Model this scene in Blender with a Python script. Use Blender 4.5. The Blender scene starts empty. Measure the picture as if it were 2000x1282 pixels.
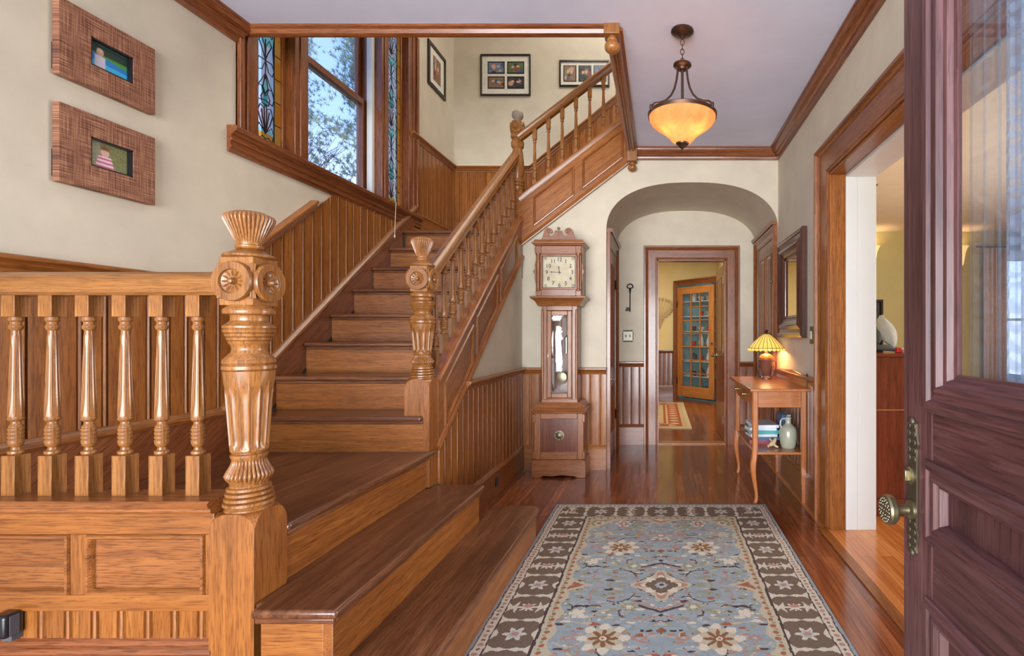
import bpy, math, random
import numpy as np
from mathutils import Vector, Matrix
random.seed(7)
SC = bpy.context.scene
COL = SC.collection
PI = math.pi

# ------------------------------------------------------------------ camera, world, light, exposure
cam_d = bpy.data.cameras.new('camera'); cam = bpy.data.objects.new('camera', cam_d); COL.objects.link(cam)
cam.location = (0, 0, 1.2); cam.rotation_euler = (PI/2, 0, 0)
cam_d.sensor_width = 36; cam_d.lens = 18.0
cam_d.shift_x = -290/2000; cam_d.shift_y = 14/2000
cam_d.clip_start = 0.02; cam_d.clip_end = 400
SC.camera = cam
SC.view_settings.view_transform = 'Standard'
SC.view_settings.look = 'None'
SC.view_settings.exposure = -0.1
SC.view_settings.gamma = 1.0
SC.view_settings.use_curve_mapping = False

world = bpy.data.worlds.new('sky'); SC.world = world; world.use_nodes = True
wn = world.node_tree.nodes; wl = world.node_tree.links; wn.clear()
wo = wn.new('ShaderNodeOutputWorld'); wb = wn.new('ShaderNodeBackground')
tc = wn.new('ShaderNodeTexCoord'); sx = wn.new('ShaderNodeSeparateXYZ'); wr = wn.new('ShaderNodeValToRGB')
wl.new(tc.outputs['Generated'], sx.inputs[0]); wl.new(sx.outputs['Z'], wr.inputs[0])
el = wr.color_ramp.elements
el[0].position = 0.0; el[0].color = (0.80, 0.82, 0.86, 1)
el[1].position = 0.62; el[1].color = (0.16, 0.30, 0.72, 1)
e = el.new(0.16); e.color = (0.66, 0.76, 0.95, 1)
e = el.new(0.34); e.color = (0.28, 0.45, 0.92, 1)
wl.new(wr.outputs[0], wb.inputs[0]); wb.inputs[1].default_value = 2.6
wl.new(wb.outputs[0], wo.inputs[0])

def light(name, kind, loc, energy, color=(1, 1, 1), size=0.5, rot=(0, 0, 0), size_y=None, parent=None):
    d = bpy.data.lights.new(name, kind); d.energy = energy; d.color = color
    if kind == 'AREA':
        d.size = size
        if size_y: d.shape = 'RECTANGLE'; d.size_y = size_y
    elif kind in ('POINT', 'SPOT'): d.shadow_soft_size = size
    o = bpy.data.objects.new(name, d); COL.objects.link(o); o.location = loc; o.rotation_euler = rot
    if parent:
        o.parent = parent; o.location = Vector(loc) - Vector(parent.location)
    return o

# unseen area lights added to brighten the hall, the stairwell and the rooms beyond
light('entrance_fill', 'AREA', (-0.9, -5.0, 0.95), 1120, (0.95, 0.975, 1.0), 5.3, (math.radians(90), 0, 0), 2.8)  # added frontal fill behind the camera, standing for daylight at the open entrance
light('upstairs_fill', 'AREA', (0.0, 4.2, 5.3), 90, (1.0, 0.95, 0.86), 2.4, (0, 0, 0), 2.0)  # added fill under the upper ceiling, facing down
light('far_room_fill', 'AREA', (-0.3, 7.8, 2.7), 55, (1.0, 0.93, 0.80), 1.8, (0, 0, 0), 1.8)  # added fill high in the far room, above the doorway view
light('side_room_fill', 'AREA', (5.6, 3.6, 1.6), 240, (1.0, 0.98, 0.95), 2.4, (0, math.radians(90), 0), 1.8)  # added fill inside the side room, facing the cased opening

# ------------------------------------------------------------------ node materials
MATS = {}
def newmat(name):
    m = bpy.data.materials.new(name); m.use_nodes = True
    nt = m.node_tree; nt.nodes.clear()
    out = nt.nodes.new('ShaderNodeOutputMaterial'); MATS[name] = m
    return m, nt, out
def srgb(r, g, b):
    f = lambda c: (c/255/12.92) if c/255 <= 0.04045 else ((c/255+0.055)/1.055)**2.4
    return (f(r), f(g), f(b), 1)
def ramp(nt, cols):
    r = nt.nodes.new('ShaderNodeValToRGB'); e = r.color_ramp.elements
    e[0].position, e[0].color = cols[0]; e[1].position, e[1].color = cols[-1]
    for p, c in cols[1:-1]:
        x = e.new(p); x.color = c
    return r
def mapping(nt, src, scale=(1, 1, 1), rot=(0, 0, 0)):
    m = nt.nodes.new('ShaderNodeMapping'); m.inputs['Scale'].default_value = scale; m.inputs['Rotation'].default_value = rot
    nt.links.new(src, m.inputs['Vector']); return m.outputs[0]
def noise(nt, vec, scale, detail=4, rough=0.55, dist=0.0):
    n = nt.nodes.new('ShaderNodeTexNoise'); n.inputs['Scale'].default_value = scale
    n.inputs['Detail'].default_value = detail; n.inputs['Roughness'].default_value = rough
    n.inputs['Distortion'].default_value = dist
    nt.links.new(vec, n.inputs['Vector']); return n.outputs[0]
def mix(nt, fac, a, b, mode='MIX'):
    m = nt.nodes.new('ShaderNodeMix'); m.data_type = 'RGBA'; m.blend_type = mode
    for s, v in ((m.inputs[0], fac), (m.inputs[6], a), (m.inputs[7], b)):
        if isinstance(v, (int, float)): s.default_value = v
        elif isinstance(v, tuple): s.default_value = v
        else: nt.links.new(v, s)
    return m.outputs[2]
def bsdf(nt, out, color, rough=0.5, metal=0.0, coat=0.0, bump=None, bs=0.1, bd=0.002, spec=0.5):
    b = nt.nodes.new('ShaderNodeBsdfPrincipled')
    if isinstance(color, tuple): b.inputs['Base Color'].default_value = color
    else: nt.links.new(color, b.inputs['Base Color'])
    if isinstance(rough, (int, float)): b.inputs['Roughness'].default_value = rough
    else: nt.links.new(rough, b.inputs['Roughness'])
    b.inputs['Metallic'].default_value = metal; b.inputs['Coat Weight'].default_value = coat
    b.inputs['Coat Roughness'].default_value = 0.12
    b.inputs['Specular IOR Level'].default_value = spec
    if bump is not None:
        bn = nt.nodes.new('ShaderNodeBump'); bn.inputs['Strength'].default_value = bs; bn.inputs['Distance'].default_value = bd
        nt.links.new(bump, bn.inputs['Height']); nt.links.new(bn.outputs[0], b.inputs['Normal'])
    nt.links.new(b.outputs[0], out.inputs[0]); return b
def attr(nt, name):
    a = nt.nodes.new('ShaderNodeAttribute'); a.attribute_name = name; return a

def wood(name, dark, mid, lite, rough=0.34, coat=0.25, scale=1.0, fleck=0.35, var=0.5):
    m, nt, out = newmat(name)
    g = attr(nt, 'gc').outputs['Vector']
    v = mapping(nt, g, (20*scale, 20*scale, 1.0*scale))
    n1 = noise(nt, v, 1.8, 7, 0.68, 0.9)
    r = ramp(nt, [(0.22, dark), (0.50, mid), (0.80, lite)]); nt.links.new(n1, r.inputs[0])
    v2 = mapping(nt, g, (230*scale, 230*scale, 14*scale))
    n2 = noise(nt, v2, 1.0, 3, 0.6)
    r2 = ramp(nt, [(0.40, (1-fleck, 1-fleck*1.1, 1-fleck*1.2, 1)), (0.50, (1, 1, 1, 1))]); nt.links.new(n2, r2.inputs[0])
    c = mix(nt, 1.0, r.outputs[0], r2.outputs[0], 'MULTIPLY')
    v3 = mapping(nt, g, (1.3, 1.3, 0.7)); n3 = noise(nt, v3, 2.2, 2, 0.5)
    r3 = ramp(nt, [(0.3, (1-var*0.45, 1-var*0.5, 1-var*0.55, 1)), (0.7, (1, 1, 1, 1))]); nt.links.new(n3, r3.inputs[0])
    c = mix(nt, 1.0, c, r3.outputs[0], 'MULTIPLY')
    bsdf(nt, out, c, rough, 0, coat, n2, 0.12, 0.0008)
    return m
OAK   = wood('golden_oak', srgb(110, 60, 20), srgb(154, 91, 36), srgb(178, 114, 52), 0.36, 0.2, fleck=0.36)
OAKL  = wood('turned_oak', srgb(112, 66, 28), srgb(156, 100, 48), srgb(180, 124, 68), 0.36, 0.22, fleck=0.36)
OAKR  = wood('red_oak', srgb(92, 48, 24), srgb(136, 76, 40), srgb(162, 98, 56), 0.32, 0.3, fleck=0.45)
OAKB  = wood('brown_trim', srgb(104, 56, 26), srgb(150, 88, 42), srgb(174, 110, 60), 0.34, 0.3, fleck=0.45)
TREAD = wood('worn_tread', srgb(78, 44, 24), srgb(118, 70, 42), srgb(160, 108, 70), 0.30, 0.3, 1.0, 0.4, 1.0)
STRING= wood('string_wood', srgb(106, 58, 24), srgb(146, 86, 38), srgb(170, 108, 54), 0.34, 0.3, fleck=0.45)
CLOCKW= wood('clock_wood', srgb(104, 58, 30), srgb(146, 88, 46), srgb(172, 112, 62), 0.36, 0.2)
BURL  = wood('burl_panel', srgb(74, 36, 22), srgb(110, 56, 34), srgb(134, 76, 44), 0.3, 0.4, 0.35)
TABLEW= wood('table_wood', srgb(150, 84, 40), srgb(184, 110, 58), srgb(206, 134, 78), 0.28, 0.5, 1, 0.2)
PINE  = wood('honey_pine', srgb(160, 96, 42), srgb(190, 124, 62), srgb(208, 148, 86), 0.4, 0.2)
MAHOG = wood('mahogany', srgb(84, 34, 22), srgb(120, 52, 34), srgb(140, 66, 42), 0.3, 0.4, 0.6)
DOORW = wood('old_varnished_door', srgb(68, 42, 42), srgb(104, 64, 62), srgb(140, 96, 94), 0.5, 0.06, 0.7, 0.35, 0.9)
FRAMEW= wood('mirror_frame_wood', srgb(52, 30, 26), srgb(84, 52, 44), srgb(110, 74, 62), 0.3, 0.5)
DARKW = wood('dark_frame_wood', srgb(22, 14, 12), srgb(38, 26, 22), srgb(54, 38, 32), 0.35, 0.3)

def paint(name, col, rough=0.7, amt=0.06, sc=5.0, bs=0.08):
    m, nt, out = newmat(name)
    t = nt.nodes.new('ShaderNodeTexCoord').outputs['Object']
    n = noise(nt, t, sc, 5, 0.6)
    c2 = tuple(x*(1-amt*2.2) for x in col[:3]) + (1,)
    r = ramp(nt, [(0.3, c2), (0.7, col)]); nt.links.new(n, r.inputs[0])
    n2 = noise(nt, t, 140, 3, 0.5)
    bsdf(nt, out, r.outputs[0], rough, 0, 0, n2, bs, 0.001); return m
WALL  = paint('cream_wall_paint', srgb(207, 195, 174))
CEIL  = paint('lilac_ceiling_paint', srgb(222, 224, 246), 0.75, 0.05, 2.0)
WHITE = paint('white_trim_paint', srgb(222, 222, 218), 0.4, 0.02)
YELL  = paint('yellow_wall_paint', srgb(232, 210, 150), 0.7, 0.03)
GREENW= paint('olive_wall_paint', srgb(184, 176, 120), 0.7, 0.03)
CREAMC= paint('cream_ceiling_paint', srgb(226, 216, 196), 0.7, 0.03)
LITC  = paint('white_plaster', srgb(212, 206, 196), 0.75, 0.04)

def plain(name, col, rough=0.5, metal=0.0, coat=0.0):
    m, nt, out = newmat(name)
    t = nt.nodes.new('ShaderNodeTexCoord').outputs['Object']; n = noise(nt, t, 25, 3)
    r = ramp(nt, [(0.3, tuple(x*0.85 for x in col[:3])+(1,)), (0.7, col)]); nt.links.new(n, r.inputs[0])
    bsdf(nt, out, r.outputs[0], rough, metal, coat); return m
BRONZE = plain('aged_bronze', srgb(94, 72, 60), 0.36, 0.85)
BRASS  = plain('tarnished_brass', srgb(150, 138, 104), 0.36, 0.9)
DBRASS = plain('dark_brass', srgb(120, 110, 90), 0.45, 0.85)
IRON   = plain('black_iron', srgb(34, 30, 28), 0.5, 0.3)
BLACK  = plain('black_plastic', srgb(26, 26, 30), 0.3, 0, 0.3)
PAPER  = plain('white_mat_board', srgb(226, 220, 206), 0.8)
STONE  = plain('celadon_stoneware', srgb(168, 168, 146), 0.3, 0, 0.5)
BROWNG = plain('brown_glaze', srgb(92, 66, 58), 0.3, 0, 0.4)
STEEL  = plain('satin_steel', srgb(196, 190, 176), 0.3, 0.8)
GREYC  = plain('grey_fabric', srgb(170, 168, 160), 0.9)
GREYD  = plain('dark_grey_fabric', srgb(84, 84, 88), 0.8)
RED    = plain('red_plastic', srgb(196, 40, 44), 0.4)
PWHITE = plain('porcelain_white', srgb(220, 218, 212), 0.3, 0, 0.3)
TEAL   = plain('teal_cabinet_paint', srgb(112, 154, 160), 0.7)
CREAMP = plain('cream_wallplate', srgb(226, 220, 196), 0.4)
BONE   = plain('bone_wood', srgb(206, 180, 140), 0.6)
BARK   = plain('bark', srgb(92, 84, 74), 0.9)
DRAPE  = plain('peach_drape', srgb(226, 196, 168), 0.9)
ROPE   = plain('cotton_cord', srgb(214, 200, 176), 0.9)

def attrmat(name, rough=0.9, coat=0.0, noise_amt=0.0):
    m, nt, out = newmat(name)
    c = attr(nt, 'col').outputs['Color']
    if noise_amt:
        t = nt.nodes.new('ShaderNodeTexCoord').outputs['Object']
        n = noise(nt, mapping(nt, t, (60, 700, 1)), 1.0, 2)
        r = ramp(nt, [(0.3, (1-noise_amt,)*3+(1,)), (0.7, (1, 1, 1, 1))]); nt.links.new(n, r.inputs[0])
        c = mix(nt, 1.0, c, r.outputs[0], 'MULTIPLY')
    bsdf(nt, out, c, rough, 0, coat); return m
RUGM = attrmat('knotted_wool', 0.95, 0, 0.16)
PHOTO = attrmat('printed_photo', 0.4)
BOOKM = attrmat('paper_and_ink', 0.5)

def glass(name, tint=(1, 1, 1, 1), gloss=0.08, rough=0.02):
    m, nt, out = newmat(name)
    t = nt.nodes.new('ShaderNodeBsdfTransparent'); t.inputs[0].default_value = tint
    g = nt.nodes.new('ShaderNodeBsdfGlossy'); g.inputs['Roughness'].default_value = rough
    lw = nt.nodes.new('ShaderNodeLayerWeight'); lw.inputs[0].default_value = 0.5
    p = nt.nodes.new('ShaderNodeMath'); p.operation = 'POWER'; nt.links.new(lw.outputs['Facing'], p.inputs[0]); p.inputs[1].default_value = 4.0
    f = nt.nodes.new('ShaderNodeMath'); f.operation = 'MULTIPLY_ADD'; nt.links.new(p.outputs[0], f.inputs[0]); f.inputs[1].default_value = 0.8; f.inputs[2].default_value = 0.03
    mx = nt.nodes.new('ShaderNodeMixShader')
    nt.links.new(f.outputs[0], mx.inputs[0]); nt.links.new(t.outputs[0], mx.inputs[1]); nt.links.new(g.outputs[0], mx.inputs[2])
    nt.links.new(mx.outputs[0], out.inputs[0]); return m
GLASS = glass('window_glass', (0.94, 0.96, 0.98, 1))
def stained():
    m, nt, out = newmat('stained_glass')
    c = attr(nt, 'col').outputs['Color']
    t = nt.nodes.new('ShaderNodeBsdfTransparent'); nt.links.new(c, t.inputs[0])
    tr = nt.nodes.new('ShaderNodeBsdfTranslucent'); nt.links.new(c, tr.inputs[0])
    mx = nt.nodes.new('ShaderNodeMixShader'); mx.inputs[0].default_value = 0.45
    nt.links.new(t.outputs[0], mx.inputs[1]); nt.links.new(tr.outputs[0], mx.inputs[2])
    nt.links.new(mx.outputs[0], out.inputs[0]); return m
STAINED = stained()
def sheer(name, lo, hi):
    m, nt, out = newmat(name)
    t = nt.nodes.new('ShaderNodeBsdfTransparent'); t.inputs[0].default_value = (0.92, 0.95, 1, 1)
    d = nt.nodes.new('ShaderNodeBsdfDiffuse'); d.inputs[0].default_value = (0.50, 0.58, 0.66, 1)
    mx = nt.nodes.new('ShaderNodeMixShader')
    o = nt.nodes.new('ShaderNodeTexCoord').outputs['Object']
    w = nt.nodes.new('ShaderNodeTexWave'); w.wave_type = 'BANDS'; w.bands_direction = 'DIAGONAL'
    w.inputs['Scale'].default_value = 22; w.inputs['Distortion'].default_value = 6; nt.links.new(o, w.inputs[0])
    r = ramp(nt, [(0.2, (lo, lo, lo, 1)), (0.8, (hi, hi, hi, 1))]); nt.links.new(w.outputs[1], r.inputs[0])
    nt.links.new(r.outputs[0], mx.inputs[0]); nt.links.new(t.outputs[0], mx.inputs[1]); nt.links.new(d.outputs[0], mx.inputs[2])
    nt.links.new(mx.outputs[0], out.inputs[0]); return m
SHEER = sheer('sheer_veil', 0.10, 0.14); LACE = sheer('lace_cloth', 0.35, 0.62)
m, nt, out = newmat('silvered_mirror'); bsdf(nt, out, (0.86, 0.87, 0.86, 1), 0.02, 1.0); MIRROR = m
def glow(name, col, col2, strength, sc=6):
    m, nt, out = newmat(name)
    b = bsdf(nt, out, col, 0.35)
    t = nt.nodes.new('ShaderNodeTexCoord').outputs['Object']
    n = noise(nt, t, sc, 4, 0.6, 1.0)
    r = ramp(nt, [(0.3, col), (0.7, col2)]); nt.links.new(n, r.inputs[0])
    nt.links.new(r.outputs[0], b.inputs['Emission Color']); b.inputs['Emission Strength'].default_value = strength
    b.inputs['Transmission Weight'].default_value = 0.0
    return m
LAMPGL = glow('lit_art_glass', srgb(240, 170, 70), srgb(255, 214, 120), 0.95)
CHANGL = glow('lit_amber_glass', srgb(238, 190, 110), srgb(252, 226, 160), 0.9)
def bowlmat():
    m, nt, out = newmat('lit_scavo_glass')
    tr = nt.nodes.new('ShaderNodeBsdfTranslucent'); tr.inputs[0].default_value = srgb(236, 140, 72)
    df = nt.nodes.new('ShaderNodeBsdfDiffuse'); df.inputs[0].default_value = srgb(220, 160, 110)
    em = nt.nodes.new('ShaderNodeEmission'); em.inputs[1].default_value = 0.5
    t = nt.nodes.new('ShaderNodeTexCoord').outputs['Object']; n = noise(nt, t, 9, 4, 0.6, 1.5)
    r = ramp(nt, [(0.35, srgb(222, 126, 70)), (0.7, srgb(238, 160, 96))]); nt.links.new(n, r.inputs[0])
    nt.links.new(r.outputs[0], em.inputs[0]); nt.links.new(r.outputs[0], tr.inputs[0])
    mx = nt.nodes.new('ShaderNodeMixShader'); mx.inputs[0].default_value = 0.35
    nt.links.new(tr.outputs[0], mx.inputs[1]); nt.links.new(df.outputs[0], mx.inputs[2])
    ad = nt.nodes.new('ShaderNodeAddShader'); nt.links.new(mx.outputs[0], ad.inputs[0]); nt.links.new(em.outputs[0], ad.inputs[1])
    nt.links.new(ad.outputs[0], out.inputs[0]); return m
BOWL = bowlmat()
def linen():
    m, nt, out = newmat('woven_grass_cloth')
    o = nt.nodes.new('ShaderNodeTexCoord').outputs['Object']
    a = noise(nt, mapping(nt, o, (1, 8, 330)), 1.0, 3); b = noise(nt, mapping(nt, o, (1, 330, 8)), 1.0, 3)
    c = mix(nt, 0.5, a, b)
    r = ramp(nt, [(0.40, srgb(84, 48, 34)), (0.5, srgb(134, 84, 60)), (0.6, srgb(178, 130, 98))]); nt.links.new(c, r.inputs[0])
    bsdf(nt, out, r.outputs[0], 0.7, 0, 0, c, 0.3, 0.001); return m
LINEN = linen()
def floorm(name, dark, mid, lite, w, rough, coat):
    m, nt, out = newmat(name)
    o = nt.nodes.new('ShaderNodeTexCoord').outputs['Object']
    s = nt.nodes.new('ShaderNodeSeparateXYZ'); nt.links.new(o, s.inputs[0])
    cb = nt.nodes.new('ShaderNodeCombineXYZ'); nt.links.new(s.outputs[1], cb.inputs[0]); nt.links.new(s.outputs[0], cb.inputs[1])
    br = nt.nodes.new('ShaderNodeTexBrick'); nt.links.new(cb.outputs[0], br.inputs[0])
    br.inputs['Scale'].default_value = 1; br.inputs['Brick Width'].default_value = 1.7; br.inputs['Row Height'].default_value = w
    br.inputs['Mortar Size'].default_value = 0.0012; br.inputs['Mortar Smooth'].default_value = 0.4; br.inputs['Bias'].default_value = 0
    br.inputs['Color1'].default_value = (0, 0, 0, 1); br.inputs['Color2'].default_value = (1, 1, 1, 1); br.inputs['Mortar'].default_value = (0, 0, 0, 1)
    br.offset = 0.37
    g = noise(nt, mapping(nt, o, (26, 1.6, 1)), 1.5, 5, 0.6, 0.8)
    add = nt.nodes.new('ShaderNodeMath'); add.operation = 'MULTIPLY_ADD'; nt.links.new(br.outputs['Color'], add.inputs[0]); add.inputs[1].default_value = 0.30
    nt.links.new(g, add.inputs[2])
    r = ramp(nt, [(0.35, dark), (0.62, mid), (0.9, lite)]); nt.links.new(add.outputs[0], r.inputs[0])
    c = mix(nt, br.outputs['Fac'], r.outputs[0], tuple(x*0.35 for x in dark[:3])+(1,))
    n3 = noise(nt, mapping(nt, o, (3, 1, 1)), 2.0, 4)
    rr = ramp(nt, [(0.3, (rough*0.7,)*3+(1,)), (0.7, (rough*1.5,)*3+(1,))]); nt.links.new(n3, rr.inputs[0])
    bsdf(nt, out, c, rr.outputs[0], 0, coat, br.outputs['Fac'], -0.25, 0.001); return m
FLOORM = floorm('red_brown_floorboards', srgb(84, 40, 20), srgb(130, 70, 38), srgb(168, 100, 58), 0.062, 0.17, 0.4)
FLOORL = floorm('honey_floorboards', srgb(160, 88, 38), srgb(196, 118, 58), srgb(216, 144, 80), 0.06, 0.22, 0.3)
def dialm():
    m, nt, out = newmat('aged_dial')
    t = nt.nodes.new('ShaderNodeTexCoord').outputs['Object']; n = noise(nt, t, 12, 4)
    r = ramp(nt, [(0.3, srgb(196, 160, 100)), (0.7, srgb(226, 204, 158))]); nt.links.new(n, r.inputs[0])
    bsdf(nt, out, r.outputs[0], 0.4); return m
DIAL = dialm()
def leafm():
    m, nt, out = newmat('pine_needles')
    t = nt.nodes.new('ShaderNodeTexCoord').outputs['Object']; n = noise(nt, t, 1.6, 3)
    r = ramp(nt, [(0.3, srgb(96, 128, 140)), (0.5, srgb(160, 180, 164)), (0.7, srgb(214, 216, 176))]); nt.links.new(n, r.inputs[0])
    bsdf(nt, out, r.outputs[0], 0.8); return m
LEAF = leafm()
LAWN = plain('lawn', srgb(120, 130, 96), 0.95)

# ------------------------------------------------------------------ mesh building
AX = {'x': Vector((1, 0, 0)), 'y': Vector((0, 1, 0)), 'z': Vector((0, 0, 1))}
def frame_of(d):
    d = AX[d] if isinstance(d, str) else Vector(d).normalized()
    a = d.orthogonal().normalized() if abs(d.z) < 0.99 else Vector((1, 0, 0))
    if abs(d.x) > .99: a = Vector((0, 1, 0))
    b = d.cross(a).normalized()
    return a, b, d
class MB:
    def __init__(s): s.v = []; s.f = []; s.g = []; s.c = None; s.mi = []; s.mats = 0
    def add(s, verts, faces, grain='z', off=None, mi=0):
        a, b, d = frame_of(grain)
        if off is None: off = Vector((random.uniform(0, 40), random.uniform(0, 40), random.uniform(0, 40)))
        k = len(s.v)
        for p in verts:
            p = Vector(p); s.v.append(p); s.g.append((p.dot(a)+off.x, p.dot(b)+off.y, p.dot(d)+off.z))
        for f in faces: s.f.append([i+k for i in f]); s.mi.append(mi)
        return s
    def box(s, x0, x1, y0, y1, z0, z1, grain='z', mi=0):
        v = [(x, y, z) for z in (z0, z1) for y in (y0, y1) for x in (x0, x1)]
        return s.add(v, [(0, 2, 3, 1), (4, 5, 7, 6), (0, 1, 5, 4), (2, 6, 7, 3), (0, 4, 6, 2), (1, 3, 7, 5)], grain, mi=mi)
    def prism(s, pts, d, grain='z', mi=0):        # pts: planar loop of 3D points; d: extrusion vector
        d = Vector(d); n = len(pts); v = [Vector(p) for p in pts] + [Vector(p)+d for p in pts]
        nn = Vector((0, 0, 0))
        for i in range(n): nn += Vector(pts[i]).cross(Vector(pts[(i+1) % n]))
        if nn.dot(d) < 0: f = [list(range(n)), list(range(2*n-1, n-1, -1))] + [(i, i+n, (i+1) % n+n, (i+1) % n) for i in range(n)]
        else: f = [list(range(n-1, -1, -1)), list(range(n, 2*n))] + [(i, (i+1) % n, (i+1) % n+n, i+n) for i in range(n)]
        return s.add(v, f, grain, mi=mi)
    def lathe(s, prof, c, seg=32, grain='z', nfl=0, cap=True, axis='z', ph=0, mi=0):
        # prof: (z, r[, flute depth]); flutes are scallops around the axis
        v = []; n = len(prof); A = {'z': lambda r, t, z: (r*math.cos(t), r*math.sin(t), z),
             'x': lambda r, t, z: (z, r*math.cos(t), r*math.sin(t)), 'y': lambda r, t, z: (r*math.sin(t), z, r*math.cos(t)),
             '-x': lambda r, t, z: (-z, r*math.sin(t), r*math.cos(t))}[axis]
        for p in prof:
            z, r = p[0], p[1]; fd = p[2] if len(p) > 2 else 0
            for i in range(seg):
                t = 2*PI*i/seg; rr = max(r - fd*(1-abs(math.sin(nfl*(t-ph)/2))**0.8 if fd > 0 else 0), 0.0004)
                if fd < 0: rr = r + fd*abs(math.sin(nfl*(t-ph)/2))**0.5
                q = A(rr, t, z); v.append((c[0]+q[0], c[1]+q[1], c[2]+q[2]))
        f = []
        up = prof[-1][0] >= prof[0][0]
        for j in range(n-1):
            for i in range(seg):
                q = (j*seg+i, j*seg+(i+1) % seg, (j+1)*seg+(i+1) % seg, (j+1)*seg+i)
                f.append(q if up else q[::-1])
        if cap:
            a, b = list(range(seg-1, -1, -1)), [(n-1)*seg+i for i in range(seg)]
            if not up: a, b = a[::-1], b[::-1]
            f += [a, b]
        return s.add(v, f, grain, mi=mi)
    def tube(s, pts, r, seg=8, closed=False, grain='z', mi=0):
        pts = [Vector(p) for p in pts]; n = len(pts); v = []; f = []
        rs = r if isinstance(r, (list, tuple)) else [r]*n
        ref = None
        for i, p in enumerate(pts):
            if closed: t = pts[(i+1) % n]-pts[i-1]
            else: t = pts[min(i+1, n-1)]-pts[max(i-1, 0)]
            t.normalize()
            if ref is None: ref = t.orthogonal().normalized()
            ref = (ref - t*ref.dot(t)).normalized(); b = t.cross(ref)
            for k in range(seg):
                a = 2*PI*k/seg; v.append(p+(ref*math.cos(a)+b*math.sin(a))*rs[i])
        for i in range(n if closed else n-1):
            for k in range(seg):
                j = (i+1) % n
                f.append((i*seg+k, i*seg+(k+1) % seg, j*seg+(k+1) % seg, j*seg+k))
        if not closed: f += [list(range(seg-1, -1, -1)), [(n-1)*seg+k for k in range(seg)]]
        return s.add(v, f, grain, mi=mi)
    def sweep(s, pts, n, prof, closed=False, flip=False, grain=None, ends=None):
        """prof: closed loop of (a, b): a = offset sideways in the plane of the path, b = out along n."""
        pts = [Vector(p) for p in pts]; n = Vector(n).normalized(); N = len(pts)
        segs = [(i, (i+1) % N) for i in range(N if closed else N-1)]
        dirs = [(pts[j]-pts[i]).normalized() for i, j in segs]
        perp = [(n.cross(d).normalized() * (-1 if flip else 1)) for d in dirs]
        def miter(k0, k1):
            if k0 is None: return perp[k1]
            if k1 is None: return perp[k0]
            a, b = perp[k0], perp[k1]; return (a+b)/max(1+a.dot(b), 0.2)
        P = len(prof); area = sum(prof[i][0]*prof[(i+1) % P][1]-prof[(i+1) % P][0]*prof[i][1] for i in range(P))
        for k, (i, j) in enumerate(segs):
            pk = (k-1) if (k > 0 or closed) else None; nk = (k+1) % len(segs) if (k < len(segs)-1 or closed) else None
            m0 = miter(pk, k) if pk is not None else perp[k]; m1 = miter(k, nk) if nk is not None else perp[k]
            if ends is not None and pk is None and ends[0] is not None: m0 = Vector(ends[0])
            if ends is not None and nk is None and ends[1] is not None: m1 = Vector(ends[1])
            v = [pts[i]+m0*a+n*b for a, b in prof] + [pts[j]+m1*a+n*b for a, b in prof]
            f = [(q, (q+1) % P, (q+1) % P+P, q+P) for q in range(P)]
            f += [list(range(P-1, -1, -1)), list(range(P, 2*P))]
            sgn = perp[k].cross(n).dot(dirs[k])*area
            if sgn < 0: f = [tuple(reversed(x)) for x in f]
            s.add(v, f, grain or tuple(dirs[k]))
        return s
    def loops(s, O, U, V, n, lv, grain='z', capgrain=None):
        """nested rectangle/parallelogram loops: lv = [(inset, height)...]; last loop is capped."""
        O, U, V, n = Vector(O), Vector(U), Vector(V), Vector(n).normalized()
        lu, lw = U.length, V.length; v = []; f = []
        for d, h in lv:
            a, b = d/lu, d/lw
            for (p, q) in ((a, b), (1-a, b), (1-a, 1-b), (a, 1-b)): v.append(O+U*p+V*q+n*h)
        k = len(lv)
        flip = U.cross(V).dot(n) < 0
        for i in range(k-1):
            for j in range(4):
                q = (i*4+j, i*4+(j+1) % 4, (i+1)*4+(j+1) % 4, (i+1)*4+j); f.append(q[::-1] if flip else q)
        c = [(k-1)*4+j for j in range(4)]; f.append(c[::-1] if flip else c)
        return s.add(v, f, grain)
    def boards(s, P0, U, L, zb, zt, n, bw=0.089, t=0.012, start=0.0):
        """beaded boards along U from P0 for length L; zb/zt are functions of distance u."""
        P0, U, n = Vector(P0), Vector(U).normalized(), Vector(n).normalized()
        prof = [(0, 0), (0.0015, t*0.95), (0.006, t), (bw-0.026, t), (bw-0.024, t*0.4), (bw-0.021, t*0.4), (bw-0.018, t*1.05), (bw-0.013, t*1.2),
                (bw-0.008, t*1.05), (bw-0.005, t*0.4), (bw-0.002, t*0.4), (bw-0.0005, 0)]
        u = -start
        while u < L-1e-4:
            pr = [(max(0, min(L, u+a)), b) for a, b in prof]
            if pr[-1][0]-pr[0][0] > 1e-4:
                v = []
                for a, b in pr:
                    p = P0+U*a+n*b
                    v.append((p.x, p.y, zb(a))); v.append((p.x, p.y, zt(a)))
                f = []
                flip = U.cross(Vector((0, 0, 1))).dot(n) < 0
                for i in range(len(pr)-1):
                    q = (2*i, 2*i+2, 2*i+3, 2*i+1); f.append(q[::-1] if flip else q)
                s.add(v, f, 'z')
            u += bw
        return s
    def grid(s, O, U, V, nu, nv, cols):
        """flat colour grid: cols array (nv, nu, 3) linear."""
        O, U, V = Vector(O), Vector(U), Vector(V); k = len(s.v)
        for j in range(nv+1):
            for i in range(nu+1):
                s.v.append(O+U*(i/nu)+V*(j/nv)); s.g.append((0, 0, 0))
        for j in range(nv):
            for i in range(nu):
                a = k+j*(nu+1)+i; s.f.append([a, a+1, a+nu+2, a+nu+1]); s.mi.append(0)
        if s.c is None: s.c = []
        s.c += [tuple(c) for c in np.asarray(cols).reshape(-1, 3)]
        return s
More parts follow.
